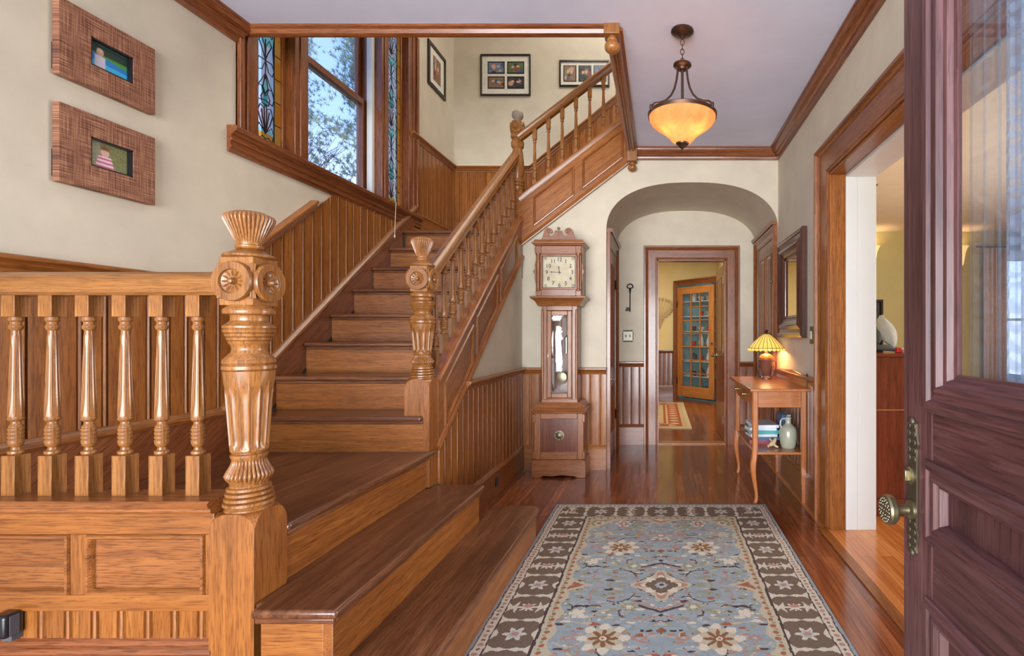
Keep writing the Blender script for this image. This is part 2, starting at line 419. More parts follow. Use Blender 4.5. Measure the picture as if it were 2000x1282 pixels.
    def build(s, name, mat, parent=None, bevel=0.0, sharp=32, seg=2, subsurf=0, **props):
        off = Vector((0, 0, 0))
        if parent is not None:
            p = parent
            while p is not None: off += Vector(p.location); p = p.parent
        me = bpy.data.meshes.new(name)
        me.from_pydata([tuple(v-off) for v in s.v], [], s.f)
        a = me.attributes.new('gc', 'FLOAT_VECTOR', 'POINT'); a.data.foreach_set('vector', np.array(s.g, dtype=np.float32).ravel())
        if s.c is not None:
            cc = s.c + [(0.5, 0.5, 0.5)]*(len(s.f)-len(s.c))
            ca = me.attributes.new('col', 'FLOAT_COLOR', 'CORNER')
            arr = np.ones((len(me.loops), 4), np.float32); k = 0
            arr[:, :3] = np.repeat(np.array(cc, np.float32), [len(f) for f in s.f], axis=0)
            ca.data.foreach_set('color', arr.ravel())
        for m_ in (mat if isinstance(mat, (list, tuple)) else [mat]): me.materials.append(m_)
        if isinstance(mat, (list, tuple)): me.polygons.foreach_set('material_index', s.mi)
        me.validate(); me.update()
        me.polygons.foreach_set('use_smooth', [True]*len(me.polygons)); me.set_sharp_from_angle(angle=math.radians(sharp))
        o = bpy.data.objects.new(name, me); COL.objects.link(o)
        if parent is not None: o.parent = parent
        if bevel:
            b = o.modifiers.new('bevel', 'BEVEL'); b.width = bevel; b.segments = seg; b.limit_method = 'ANGLE'; b.angle_limit = math.radians(40)
        if subsurf:
            b = o.modifiers.new('sub', 'SUBSURF'); b.levels = subsurf; b.render_levels = subsurf
        for k, v in props.items(): o[k] = v
        return o
def thing(name, label, cat, loc, group=None, kind=None):
    o = bpy.data.objects.new(name, None); o.empty_display_size = 0.1; COL.objects.link(o); o.location = loc
    if label: o['label'] = label
    if cat: o['category'] = cat
    if group: o['group'] = group
    if kind: o['kind'] = kind
    return o
def struct(mb, name, mat, parent=None, **k):
    o = mb.build(name, mat, parent, **k)
    if parent is None: o['kind'] = 'structure'
    return o
def tag(o, label, cat, group=None):
    o['label'] = label; o['category'] = cat
    if group: o['group'] = group
    return o
def copy_tree(o, loc=None, parent=None):
    c = o.copy(); COL.objects.link(c)
    if parent is not None: c.parent = parent
    if loc is not None: c.location = loc
    for ch in list(o.children): copy_tree(ch, None, c)
    return c
def quad(mb, a, b, c, d, grain='z'): return mb.add([a, b, c, d], [(0, 1, 2, 3)], grain)

# ------------------------------------------------------------------ key measures
XL, XR = -2.27, 1.053          # left and right walls of the hall
XS = -1.237                    # wall under the main flight
YA, YB = 4.58, 5.63            # arch wall, back wall
HC = 2.86                      # hall ceiling
XO, YO = -0.25, 2.76           # stairwell opening corner
HL = 0.577; RISE = 0.1925; RUN = 0.253; Y0 = 2.704; HT = HL+8*RISE
HU = 5.5                       # upper floor ceiling
SL = RISE/RUN
def nose(y): return HL+RISE+(y-Y0)*SL
# ------------------------------------------------------------------ the shell
DW0, DW1, DH = -0.034, 0.715, 2.03          # doorway in the back wall
SO0, SO1, SH = 1.30, 3.17, 2.205            # cased opening in the right wall (along y)
WY0, WY1, WZ0, WZ1 = 2.87, 4.60, 2.30, 3.95 # stair window opening

m = MB(); m.box(-2.45, 1.0, -0.35, YB+0.06, -0.12, 0, 'y'); struct(m, 'floor', FLOORM)
m = MB(); m.box(1.0, 7.2, -0.35, 5.6, -0.12, 0.001, 'y'); m.box(1.19, 7.2, 5.6, 8.4, -0.12, 0.001, 'y'); struct(m, 'floor_side_room', FLOORL)
m = MB(); m.box(-1.9, 1.1, YB+0.06, 10.2, -0.12, 0.0, 'y'); struct(m, 'floor_far_room', FLOORM)
m = MB(); m.box(DW0-0.02, DW1+0.02, YB-0.01, YB+0.12, -0.01, 0.012, 'x'); struct(m, 'trim_1', PINE)          # threshold
m = MB(); m.box(0.975, 1.03, SO0, SO1, -0.01, 0.008, 'y'); struct(m, 'trim_2', OAK)

# ceiling with the stairwell hole
m = MB(); m.box(-2.45, XO, -0.35, YO, HC, HC+0.22); m.box(XO, 1.35, -0.35, YB+0.1, HC, HC+0.22); struct(m, 'ceiling', CEIL)
m = MB(); m.box(-2.45, 2.4, -0.35, YB+0.15, HU, HU+0.1); struct(m, 'ceiling_upstairs', WALL)
m = MB(); m.box(1.32, 7.2, -0.35, 8.4, HC, HC+0.1); struct(m, 'ceiling_side_room', CREAMC)
m = MB(); m.box(-1.9, 1.32, YB+0.1, 10.2, 2.75, 2.85); struct(m, 'ceiling_far_room', CREAMC)

# left wall round the window opening
m = MB()
m.box(XL-0.2, XL, -0.35, YB+0.15, 0, WZ0); m.box(XL-0.2, XL, -0.35, YB+0.15, WZ1, HU)
m.box(XL-0.2, XL, -0.35, WY0, WZ0, WZ1); m.box(XL-0.2, XL, WY1, YB+0.15, WZ0, WZ1)
struct(m, 'wall_left', WALL)
# back wall
m = MB()
m.box(-2.45, DW0, YB, YB+0.12, 0, HU); m.box(DW1, 1.32, YB, YB+0.12, 0, HU); m.box(DW0, DW1, YB, YB+0.12, DH, HU); m.box(1.32, 2.4, YB, YB+0.12, HC, HU)
struct(m, 'wall_back', WALL)
# right wall
m = MB()
m.box(XR, XR+0.262, SO1, YB, 0, HC); m.box(XR, XR+0.262, -0.35, SO0, 0, HC); m.box(XR, XR+0.262, SO0, SO1, SH, HC)
struct(m, 'wall_right', WALL)
m = MB(); m.box(2.3, 2.4, -0.35, YB, HC+0.2, HU); m.box(-2.45, 2.4, -0.45, -0.35, HC+0.2, HU)
struct(m, 'wall_upstairs', WALL)
# hall wall with the arch, and the vault behind it
AX0, AX1, ASP, ATOP = -0.485, XR, 2.13, 2.568
def arch_z(x):
    c, a = (AX0+AX1)/2, (AX1-AX0)/2; t = min(1.0, abs(x-c)/a)
    return ASP + (ATOP-ASP)*(1-t**2.5)**(1/2.3)
def ustr_bot(x): return 2.03+(x+1.2)*0.765     # lower edge of the upper string
def wallhi(x): return min(HC, ustr_bot(x)+0.14) if x < XO else HC
xs = [XS + (AX0-XS)*i/10 for i in range(11)]
xa = [(AX0+AX1)/2 - (AX1-AX0)/2*math.cos(PI*i/48) for i in range(49)]
m = MB()
def zquad(x0, x1, a0, a1, b0, b1, y):
    quad(m, (x0, y, a0), (x1, y, a1), (x1, y, b1), (x0, y, b0))
for i in range(10): zquad(xs[i], xs[i+1], 0, 0, wallhi(xs[i]), wallhi(xs[i+1]), YA)
for i in range(48):
    x0, x1 = xa[i], xa[i+1]
    zquad(x0, x1, arch_z(x0), arch_z(x1), wallhi(x0) if x1 <= XO else HC, wallhi(x1) if x1 <= XO else HC, YA)
    quad(m, (x1, YA, arch_z(x1)), (x0, YA, arch_z(x0)), (x0, YB, arch_z(x0)), (x1, YB, arch_z(x1)))
quad(m, (AX0, YA, 0), (AX0, YB, 0), (AX0, YB, ASP+.01), (AX0, YA, ASP+.01))
m.box(XS, AX0-0.005, YA+0.004, YA+0.1, 0, 2.0)
struct(m, 'wall_arch', WALL, sharp=50)
# wall under the main flight
def mstr_bot(y): return 0.62+(y-2.915)*SL      # lower edge of the main string
m = MB(); ys = [2.86+(YA-2.86)*i/8 for i in range(9)]
m.prism([(XS-0.06, 2.86, 0), (XS-0.06, YA, 0), (XS-0.06, YA, mstr_bot(YA)+0.1), (XS-0.06, 2.86, mstr_bot(2.86)+0.1)], (0.06, 0, 0))
struct(m, 'wall_stairs', WALL)
# rooms beyond
m = MB(); m.box(-1.9, -1.8, YB+.12, 10.2, 0, 2.8); m.box(-1.9, 1.1, 9.95, 10.05, 0, 2.8); m.box(1.08, 1.18, YB+.12, 10.0, 0, 2.8); m.box(-1.9, 1.18, YB+0.121, YB+0.126, DH, 2.8); struct(m, 'wall_far_room', YELL)
m = MB(); m.box(1.315, 5.35, 8.2, 8.3, 0, HC); m.box(6.05, 7.2, 8.2, 8.3, 0, HC); m.box(5.35, 6.05, 8.2, 8.3, 0, 0.5); m.box(5.35, 6.05, 8.2, 8.3, 2.4, HC); m.box(1.315, 7.2, -0.35, -0.25, 0, HC)
m.box(7.1, 7.2, -0.35, 8.2, 0, HC); m.box(1.315, 1.32, SO1+0.05, 8.2, 0, HC); struct(m, 'wall_side_room', GREENW)

# ------------------------------------------------------------------ mouldings
CROWN = [(0, 0), (0.086, 0), (0.086, 0.012), (0.078, 0.015), (0.074, 0.03), (0.058, 0.046), (0.042, 0.053), (0.034, 0.066), (0.022, 0.07), (0.018, 0.082), (0.018, 0.096), (0, 0.096)]
m = MB(); m.sweep([(XL, -0.3, HC), (XL, YO-0.01, HC)], (0, 0, -1), CROWN); struct(m, 'trim_3', OAKR)
m = MB(); m.sweep([(XO+0.03, YA, HC), (XR, YA, HC), (XR, -0.3, HC)], (0, 0, -1), CROWN); struct(m, 'trim_4', OAKR)
# trim round the stairwell opening
OPN = [(-0.03, -0.03), (0.035, -0.03), (0.035, 0.012), (0.02, 0.02), (0.012, 0.038), (0, 0.044), (-0.018, 0.044), (-0.03, 0.03)]
m = MB(); m.sweep([(XL, YO, HC), (XO-0.02, YO, HC)], (0, 0, -1), OPN); struct(m, 'trim_5', OAKR)
OPN2 = [(-0.05, -0.03), (0.045, -0.03), (0.045, 0.016), (0.03, 0.02), (0.02, 0.045), (0.008, 0.05), (-0.002, 0.036), (-0.012, 0.036), (-0.022, 0.05), (-0.04, 0.044), (-0.05, 0.02)]
t5 = MB(); t5.sweep([(XO, YO, HC), (XO, YA-0.03, HC)], (0, 0, -1), OPN2); t5 = struct(t5, 'trim_6', OAKB)
DROP = [(0, 0.012), (0.008, 0.03), (0.02, 0.041), (0.035, 0.044), (0.05, 0.04), (0.064, 0.028), (0.07, 0.03), (0.078, 0.03), (0.084, 0.022), (0.09, 0.026)]
def drop(x, y, w, z, s=1.0):
    m = MB(); m.box(x-w, x+w, y-w, y+w, z, HC+0.02)
    m.lathe([(a*s, b*s) for a, b in DROP], (x, y, z-0.09*s), 28)
    m.build('pendant_drop', OAKL, t5, bevel=0.004)
drop(XO-0.01, YO+0.0, 0.042, HC-0.055, 0.95)
drop(XO-0.0, YA-0.05, 0.045, HC-0.13, 0.9)
# board edging on the stairwell sides above the ceiling line
m = MB(); m.box(XO-0.02, XO, YO, YB, HC+0.0, HC+0.24, 'y'); struct(m, 'trim_7', OAKB)

def casing_prof(w, t=0.024):
    return [(0, 0), (0, t*0.7), (0.006, t*0.85), (0.014, t*0.8), (0.02, t), (w-0.052, t), (w-0.046, t*0.8), (w-0.038, t*1.15), (w-0.03, t*1.3), (w-0.022, t*1.9), (w-0.004, t*1.9), (w, t*1.6), (w, 0)]
CAP = [(0, 0), (0, 0.018), (0.01, 0.02), (0.018, 0.028), (0.03, 0.032), (0.044, 0.05), (0.056, 0.05), (0.06, 0.044), (0.06, 0)]  # (up, out)
BASE = [(0, 0), (0, 0.024), (0.19, 0.024), (0.195, 0.03), (0.205, 0.026), (0.215, 0.016), (0.225, 0.012), (0.225, 0)]
def wains(name, base_name, pts, n, z0, zc, mat=OAK, boards_from=0.0):
    """flat wainscot on one straight wall run; pts: two floor points."""
    a, b = Vector(pts[0]), Vector(pts[1]); a.z = b.z = 0; d = (b-a).normalized(); L = (b-a).length; n = Vector(n)
    flip = (n.cross(d)).z < 0
    m = MB(); m.boards(a, d, L, lambda u: z0+0.2, lambda u: zc-0.05, n, start=boards_from)
    m.sweep([a+Vector((0, 0, zc-0.06)), b+Vector((0, 0, zc-0.06))], n, CAP, flip=flip)
    o = struct(m, name, mat)
    m = MB(); m.sweep([a+Vector((0, 0, z0)), b+Vector((0, 0, z0))], n, BASE, flip=flip); struct(m, base_name, mat)
yc0 = 2.915+(0.85-0.62)/SL
m = MB(); m.boards((XS, 2.84, 0), (0, 1, 0), YA-2.84, lambda u: 0.2, lambda u: min(0.86, mstr_bot(2.84+u)+0.02), (1, 0, 0))
m.sweep([(XS, yc0, 0.85), (XS, YA, 0.85)], (1, 0, 0), CAP); struct(m, 'trim_8', OAK)
m = MB(); m.sweep([(XS, 2.84, 0), (XS, YA, 0)], (1, 0, 0), BASE); struct(m, 'baseboard_stairs', OAK)
wains('trim_9', 'baseboard_arch', [(XS, YA, 0), (AX0, YA, 0)], (0, -1, 0), 0, 0.91)
wains('trim_10', 'baseboard_alcove', [(AX0, YB, 0), (DW0-0.15, YB, 0)], (0, -1, 0), 0, 0.91, OAKR)
wains('trim_11', 'baseboard_corner', [(DW1+0.15, YB, 0), (XR, YB, 0)], (0, -1, 0), 0, 0.91, OAKR)
wains('trim_12', 'baseboard_right', [(XR, YA, 0), (XR, SO1+0.2, 0)], (-1, 0, 0), 0, 0.91, OAKR)
wains('trim_13', 'baseboard_far_room', [(-1.8, 9.95, 0), (0.36, 9.95, 0)], (0, -1, 0), 0, 0.91, OAKR)
# upper landing: back wall and left wall
wains('trim_14', 'baseboard_upper_landing', [(XL, YB, HT), (-1.42, YB, HT)], (0, -1, 0), HT, 3.05)
wains('trim_15', 'baseboard_upper_left', [(XL, 4.62, HT), (XL, YB, HT)], (1, 0, 0), HT, 3.05)
# raked wainscot on the back wall along the upper flight
def ucap(x): return 3.04+(x+1.42)*0.82
m = MB(); L = 2.6
m.boards((-1.42, YB, 0), (1, 0, 0), L, lambda u: HT+0.2+max(0, u-0.2)*SL*0.9, lambda u: ucap(-1.42+u)-0.05, (0, -1, 0))
m.sweep([(-1.50, YB, 2.985), (-1.42, YB, 2.985), (-1.42+L, YB, 2.985+L*0.82)], (0, -1, 0), CAP, flip=((0 if Vector((0, -1, 0)).cross(Vector((1, 0, 0))).z > 0 else 1)))
struct(m, 'trim_16', OAK)
# left wall: landing and main flight
YF = 2.56
def lcap(y): return 1.48+max(0, y-YF)*SL
def lskirt(y): return min(max(0.83, 1.095+(y-2.987)*0.755), HT+0.25)
m = MB()
m.boards((XL, 1.6, 0), (0, 1, 0), 4.66-1.6, lambda u: lskirt(1.6+u)-0.04, lambda u: min(lcap(1.6+u)-0.05, 2.19), (1, 0, 0), start=0.04)
m.sweep([(XL, 1.6, 1.42), (XL, YF, 1.42), (XL, YF+0.80, 1.42+0.80*SL)], (1, 0, 0), CAP)
struct(m, 'trim_17', OAK)

# ------------------------------------------------------------------ stair window
win = thing('window_1', None, None, (XL, 3.7, WZ0), kind='structure')
G = XL-0.045
m = MB()                                   # casing, mullion posts, jamb liners
m.box(XL-0.21, XL+0.012, 2.735, 2.878, WZ0, WZ1, 'z'); m.box(XL, XL+0.028, 2.735, 2.765, WZ0, WZ1, 'z'); m.box(XL, XL+0.022, 2.79, 2.80, WZ0, WZ1)
m.box(XL-0.21, XL+0.014, 4.592, 4.76, WZ0, WZ1, 'z'); m.box(XL, XL+0.03, 4.725, 4.76, WZ0, WZ1); m.box(XL, XL+0.024, 4.66, 4.675, WZ0, WZ1)
for y0, y1 in ((3.165, 3.285), (4.155, 4.255)):
    m.box(XL-0.2, XL+0.012, y0, y1, WZ0, WZ1, 'z'); m.box(XL, XL+0.02, (y0+y1)/2-0.02, (y0+y1)/2+0.02, WZ0, WZ1)
m.box(XL-0.2, XL+0.014, 2.735, 4.76, WZ1, WZ1+0.13, 'y')
m.build('window_casing', OAKR, win, bevel=0.003)
m = MB(); m.sweep([(XL, 2.68, 2.165), (XL, 4.80, 2.165)], (1, 0, 0),
   [(0, 0), (0, 0.012), (0.018, 0.014), (0.024, 0.024), (0.034, 0.024), (0.038, 0.018), (0.054, 0.018), (0.060, 0.028), (0.070, 0.030), (0.074, 0.022), (0.088, 0.022), (0.094, 0.032), (0.104, 0.036), (0.110, 0.050), (0.132, 0.054), (0.138, 0.046), (0.138, -0.02), (0, -0.02)])
m.build('window_stool', OAKR, win)
m = MB(); m.box(XL-0.2, XL, 2.735, 4.76, WZ0-0.02, WZ0+0.012, 'y'); m.build('window_sill', OAKR, win)
# double hung sashes
def sash(y0, y1, z0, z1, x, w=0.045, t=0.035, wb=None):
    m = MB(); wb = wb or w
    m.box(x-t, x, y0, y0+w, z0, z1); m.box(x-t, x, y1-w, y1, z0, z1)
    m.box(x-t, x, y0+w, y1-w, z1-w, z1, 'y'); m.box(x-t, x, y0+w, y1-w, z0, z0+wb, 'y')
    o = m.build('sash', OAKR, win, bevel=0.004)
    g = MB(); g.box(x-t*0.5-0.004, x-t*0.5, y0+w-0.005, y1-w+0.005, z0+wb-0.005, z1-w+0.005); g.build('pane', GLASS, o)
sash(3.285, 4.155, 3.06, WZ1, XL-0.155)
sash(3.285, 4.155, WZ0+0.01, 3.10, XL-0.115, 0.05, 0.035, 0.07)
m = MB()
for y0, y1 in ((3.285, 3.31), (4.13, 4.155)): m.box(XL-0.10, XL-0.08, y0, y1, WZ0, WZ1)
m.box(XL-0.075, XL-0.05, 4.118, 4.155, WZ0, WZ1); m.build('sash_stop', WHITE, win, bevel=0.002)
# side lights of leaded coloured glass
def leaded(y0, y1):
    z0, z1 = WZ0+0.01, WZ1; w = 0.028
    m = MB(); m.box(G-0.03, G, y0, y0+w, z0, z1); m.box(G-0.03, G, y1-w, y1, z0, z1); m.box(G-0.03, G, y0, y1, z0, z0+w, 'y'); m.box(G-0.03, G, y0, y1, z1-w, z1, 'y')
    fr = m.build('side_sash', OAKB, win, bevel=0.003)
    a0, a1, b0, b1 = y0+w, y1-w, z0+w, z1-w; nu, nv = 40, 240
    bd = 0.052; yc = (a0+a1)/2; hw = (a1-a0)/2-bd
    cols = np.zeros((nv, nu, 3)); lead = MB(); X = G-0.014
    def seg(pts, r=0.0035): lead.tube([(X, p[0], p[1]) for p in pts], r, 5)
    blue = (0.75, 0.92, 1.0); aqua = (0.35, 0.85, 0.70); teal = (0.15, 0.60, 0.45); amber = (1.0, 0.34, 0.03); amb2 = (1.0, 0.42, 0.06); pink = (1.0, 0.42, 0.34); pale = (1.0, 1.0, 0.98); lilac = (0.95, 0.90, 0.98)
    P = 0.62
    for j in range(nv):
        z = b0+(j+0.5)/nv*(b1-b0); q = ((z-b0) % P)/P
        for i in range(nu):
            y = a0+(i+0.5)/nu*(a1-a0); d = (y-yc)/hw
            if abs(y-yc) > hw or z-b0 < bd or b1-z < bd:
                c = amber if int((z-b0)/0.13) % 2 else amb2
            else:
                c = pale
                if abs(d) > 0.55: c = blue
                r1 = math.hypot(d, (q-0.16)*4.0)
                if q < 0.30 and r1 < 0.9 and abs(d) < 0.12+0.7*(q)*2.6:
                    c = pink if int((math.atan2(d, q+0.02)+3)*7) % 2 else pale
                elif q < 0.12: c = aqua
                elif 0.34 < q < 0.46 and abs(d) < 0.75: c = lilac if abs(d) > 0.3 else teal
                elif 0.46 < q < 0.60 and abs(d) < 0.35*(0.62-q)/0.16+0.05: c = aqua
                elif q > 0.93: c = aqua
            cols[j, i] = c
    p = MB(); p.grid((X, a0, b0), (0, a1-a0, 0), (0, 0, b1-b0), nu, nv, cols); p.build('leaded_pane', STAINED, fr)
    for yy in (yc-hw, yc+hw): seg([(yy, b0), (yy, b1)], 0.004)
    k = 0; z = b0+0.1
    while z < b1:
        seg([(a0, z), (yc-hw, z)], 0.003); seg([(yc+hw, z+0.03), (a1, z+0.03)], 0.003); z += 0.14
    z = b0
    while z < b1:
        def T(pts, sgn=1):
            return [(yc+hw*sgn*u, min(z+v*P, b1)) for u, v in pts]
        for s in (1, -1):
            seg(T([(0, 0.03), (0.3, 0.05), (0.75, 0.02), (0.98, 0.10), (0.7, 0.16), (0.45, 0.13), (0.1, 0.10)], s))
            seg(T([(0, 0.08), (0.25, 0.20), (0.45, 0.30)], s)); seg(T([(0.02, 0.08), (0.55, 0.19), (0.85, 0.28)], s))
            seg(T([(0, 0.08), (0.12, 0.22), (0.14, 0.32)], s)); seg(T([(0.98, 0.12), (0.9, 0.26), (0.6, 0.34), (0.14, 0.32), (0, 0.36)], s))
            seg(T([(0, 0.36), (0.35, 0.36), (0.5, 0.42), (0.25, 0.47), (0, 0.44)], s))
            seg(T([(0.05, 0.40), (0.8, 0.38), (0.98, 0.44), (0.75, 0.52), (0.4, 0.52), (0.18, 0.46)], s))
            seg(T([(0, 0.46), (0.3, 0.52), (0.12, 0.60), (0, 0.66)], s))
            seg(T([(0, 0.66), (0.4, 0.58), (0.98, 0.48)], s)); 
            seg(T([(0, 0.78), (0.35, 0.68), (0.8, 0.66), (0.98, 0.72), (0.75, 0.78), (0, 0.78)], s))
            seg(T([(0, 0.78), (0.3, 0.86), (0.7, 0.94), (0.45, 0.99), (0.1, 0.92), (0, 0.78)], s)); seg(T([(0.98, 0.74), (0.85, 0.9), (0.98, 1.02)], s))
        seg(T([(0, 0.60), (0, 0.98)]))
        z += P
    lead.build('lead_came', IRON, fr)
leaded(2.87, 3.165); leaded(4.255, 4.60)
m = MB(); m.tube([(XL+0.05, 4.275, 3.6), (XL+0.052, 4.27, 2.35), (XL+0.1, 4.20, 2.28), (XL+0.1, 4.18, 2.02)], 0.0022, 6)
m.lathe([(0, 0.003), (0.005, 0.006), (0.022, 0.005), (0.03, 0.002)], (XL+0.1, 4.18, 1.995), 10)
m.build('sash_cord', ROPE, win)

# ------------------------------------------------------------------ doors
# back doorway with its leaf opened into the far room
d2 = thing('door_2', None, None, (DW0, YB, 0), kind='structure')
m = MB(); m.sweep([(DW0, YB, 0), (DW0, YB, DH), (DW1, YB, DH), (DW1, YB, 0)], (0, -1, 0), casing_prof(0.15)); m.build('casing', OAKR, d2)
m = MB(); m.box(DW0, DW0+0.012, YB-0.005, YB+0.125, 0, DH); m.box(DW1-0.012, DW1, YB-0.005, YB+0.125, 0, DH); m.box(DW0, DW1, YB-0.005, YB+0.125, DH-0.012, DH, 'x'); m.build('jamb', OAKR, d2)
m = MB(); m.box(0.706, 0.734, YB+0.13, YB+0.83, 0.012, 2.0)
m.loops((0.706, YB+0.24, 1.0), (0, 0.48, 0), (0, 0, 0.88), (-1, 0, 0), [(0, 0), (0.01, 0.008), (0.02, 0.0), (0.03, -0.004)])
lf = m.build('door_leaf', OAKR, d2, bevel=0.003)
m = MB(); [m.tube([(0.705, YB+0.124, z), (0.705, YB+0.124, z+0.09)], 0.008, 8) for z in (0.2, 1.0, 1.78)]; m.build('hinge', STEEL, lf)
m = MB(); m.lathe([(0, 0.022), (0.01, 0.02), (0.02, 0.009), (0.04, 0.009), (0.048, 0.024), (0.062, 0.026), (0.07, 0.018), (0.072, 0.0)], (0.706, YB+0.77, 0.95), 20, axis='-x'); m.build('door_knob', BRASS, lf)

def panel_door(name, x, nx, y0, y1, h, hinge_far=True, knob=True, wd=OAKR):
    """closed panelled door lying in a wall plane x, facing nx."""
    t = thing(name, None, None, (x, y0, 0), kind='structure'); n = Vector((nx, 0, 0))
    cw = 0.10; a, b = y0+cw, y1-cw
    m = MB(); p = [(x, a, 0), (x, a, h-cw), (x, b, h-cw), (x, b, 0)]
    flip = n.cross(Vector((0, 0, 1))).y > 0
    m.sweep(p, n, casing_prof(cw, 0.02), flip=flip)
    m.sweep([(x, y0-0.01, h), (x, y1+0.01, h)], n, [(0, 0), (0, 0.05), (0.03, 0.06), (0.034, 0)], flip=(n.cross(Vector((0, 1, 0))).z < 0))
    m.build('casing', wd, t)
    m = MB(); f = 0.006*nx
    X0, X1 = sorted((x-0.02*nx, x+f)); st = 0.11; A, B = a+st, b-st
    m.box(X0, X1, a, A, 0.01, h-cw, 'z'); m.box(X0, X1, B, b, 0.01, h-cw, 'z')
    for z0, z1 in ((0.01, 0.24), (0.72, 0.90), (h-cw-0.12, h-cw)): m.box(X0, X1, A, B, z0, z1, 'y')
    mid = (A+B)/2
    m.box(X0, X1, mid-0.04, mid+0.04, 0.24, 0.72); m.box(X0, X1, mid-0.04, mid+0.04, 0.9, h-cw-0.12)
    for q0, q1 in ((A, mid-0.04), (mid+0.04, B)):
        for z0, z1 in ((0.24, 0.72), (0.9, h-cw-0.12)):
            m.loops((x+f, q0, z0), (0, q1-q0, 0), (0, 0, z1-z0), n, [(0, 0), (0.004, 0.005), (0.012, 0.004), (0.018, -0.008), (0.03, -0.010), (0.05, -0.004)])
    lf = m.build('door_leaf', wd, t, bevel=0.002)
    yh = b if hinge_far else a; yk = a+0.05 if hinge_far else b-0.05
    m = MB()
    for z in (0.32, h-0.45): m.tube([(x+0.014*nx, yh, z), (x+0.014*nx, yh, z+0.1)], 0.008, 8)
    m.build('hinge', IRON, lf)
    if knob:
        m = MB(); m.box(*sorted((x+f, x+f+0.004*nx)), yk-0.022, yk+0.022, 0.68, 0.84); m.build('lock_plate', BRASS, lf, bevel=0.002)
        m = MB(); m.lathe([(0, 0.014), (0.03, 0.009), (0.038, 0.022), (0.052, 0.026), (0.062, 0.02), (0.064, 0)], (x+f, yk, 0.79), 20, axis='x' if nx > 0 else '-x'); m.build('door_knob', STEEL, lf)
    return t
panel_door('door_3', AX0, 1, YA+0.03, YB-0.12, 2.13)
d4 = panel_door('door_4', XR, -1, YA+0.04, YB-0.03, 2.2, hinge_far=False, knob=False, wd=OAKB)
m = MB(); pts = [(XR-0.014, YA+0.19, 1.93-0.001*i) for i in range(3)]
for i in range(7):
    m.tube([(XR-0.02+0.0*k, YA+0.2+0.007*math.cos(k*PI/4), 1.92-0.028*i+0.013*math.sin(k*PI/4)) for k in range(8)], 0.0025, 5, closed=True)
m.lathe([(0, 0.002), (0.01, 0.012), (0.03, 0.012), (0.04, 0.002)], (XR-0.02, YA+0.2, 1.68), 12)
m.build('door_chain', DBRASS, d4)

# cased opening in the right wall
d5 = thing('door_5', None, None, (XR, SO1, 0), kind='structure')
m = MB(); m.sweep([(XR, SO1, 0), (XR, SO1, SH), (XR, SO0, SH), (XR, SO0, 0)], (-1, 0, 0), casing_prof(0.185, 0.026), flip=(Vector((-1, 0, 0)).cross(Vector((0, 0, 1))).y < 0)); m.build('casing', OAKB, d5)
m = MB(); m.box(XR-0.01, XR+0.088, SO1-0.016, SO1+0.0, 0, SH, 'z'); m.box(XR-0.01, XR+0.088, SO0, SO0+0.016, 0, SH, 'z'); m.box(XR-0.01, XR+0.088, SO0, SO1, SH-0.016, SH, 'y'); m.build('wood_jamb', OAK, d5, bevel=0.003)
m = MB(); m.box(XR+0.088, XR+0.275, SO1-0.02, SO1, 0, SH-0.01); m.box(XR+0.155, XR+0.16, SO1-0.026, SO1-0.018, 0, SH-0.01); m.box(XR+0.088, XR+0.275, SO0, SO0+0.02, 0, SH-0.01); m.box(XR+0.088, XR+0.275, SO0, SO1, SH-0.03, SH-0.01); m.build('painted_jamb', WHITE, d5, bevel=0.003)

# front entrance door, standing open beside the camera
FX, FY0, FY1 = 0.4977, 0.08, 1.05
d1 = thing('door_1', None, None, (FX, FY0, 0), kind='structure')
m = MB(); T = 0.045; H = 2.15
SW = 0.112
def pn(y0, y1, z0, z1, lv): m.loops((FX, y0, z0), (0, y1-y0, 0), (0, 0, z1-z0), (-1, 0, 0), lv)
m.box(FX, FX+T, FY1-SW, FY1, 0.01, H); m.box(FX, FX+T, FY0, FY0+SW, 0.01, H)
A, B = FY0+SW, FY1-SW
for z0, z1 in ((0.01, 0.24), (0.70, 0.83), (0.955, 1.075), (2.0, H)): m.box(FX, FX+T, A, B, z0, z1, 'y')
for z0, z1 in ((0.24, 0.70), (0.83, 0.955)): m.box(FX+0.012, FX+T-0.012, A, B, z0, z1, 'y')
m.build('door_body', DOORW, d1, bevel=0.004)
BOL = [(-0.014, -0.002), (-0.014, 0.006), (-0.006, 0.012), (0.0, 0.012), (0.004, 0.007), (0.01, 0.006), (0.014, 0.010), (0.02, 0.009), (0.025, 0.002), (0.028, 0.002), (0.03, -0.004), (0.033, -0.010), (0.033, -0.018), (0, -0.018)]
BOLG = [(-0.016, -0.002), (-0.016, 0.007), (-0.008, 0.014), (0.004, 0.014), (0.008, 0.007), (0.018, 0.006), (0.024, 0.011), (0.032, 0.011), (0.036, 0.0), (0.044, -0.002), (0.048, -0.012), (0.056, -0.014), (0.056, -0.022), (0, -0.022)]
def rectpath(y0, y1, z0, z1): return [(FX, y0, z0), (FX, y1, z0), (FX, y1, z1), (FX, y0, z1)]
m = MB(); NX = Vector((-1, 0, 0)); fl = NX.cross(Vector((0, 1, 0))).z < 0
m.sweep(rectpath(A, B, 0.83, 0.955), NX, BOL, closed=True, flip=fl)
m.sweep(rectpath(A, B, 0.24, 0.70), NX, BOL, closed=True, flip=fl)
m.sweep(rectpath(A, B, 1.075, 2.0), NX, BOLG, closed=True, flip=fl)
m.build('panel_moulding', DOORW, d1)
m = MB(); pn(A+0.03, B-0.03, 0.855, 0.93, [(0, -0.013), (0.004, -0.012), (0.012, -0.009)]); m.build('raised_panel', DOORW, d1)
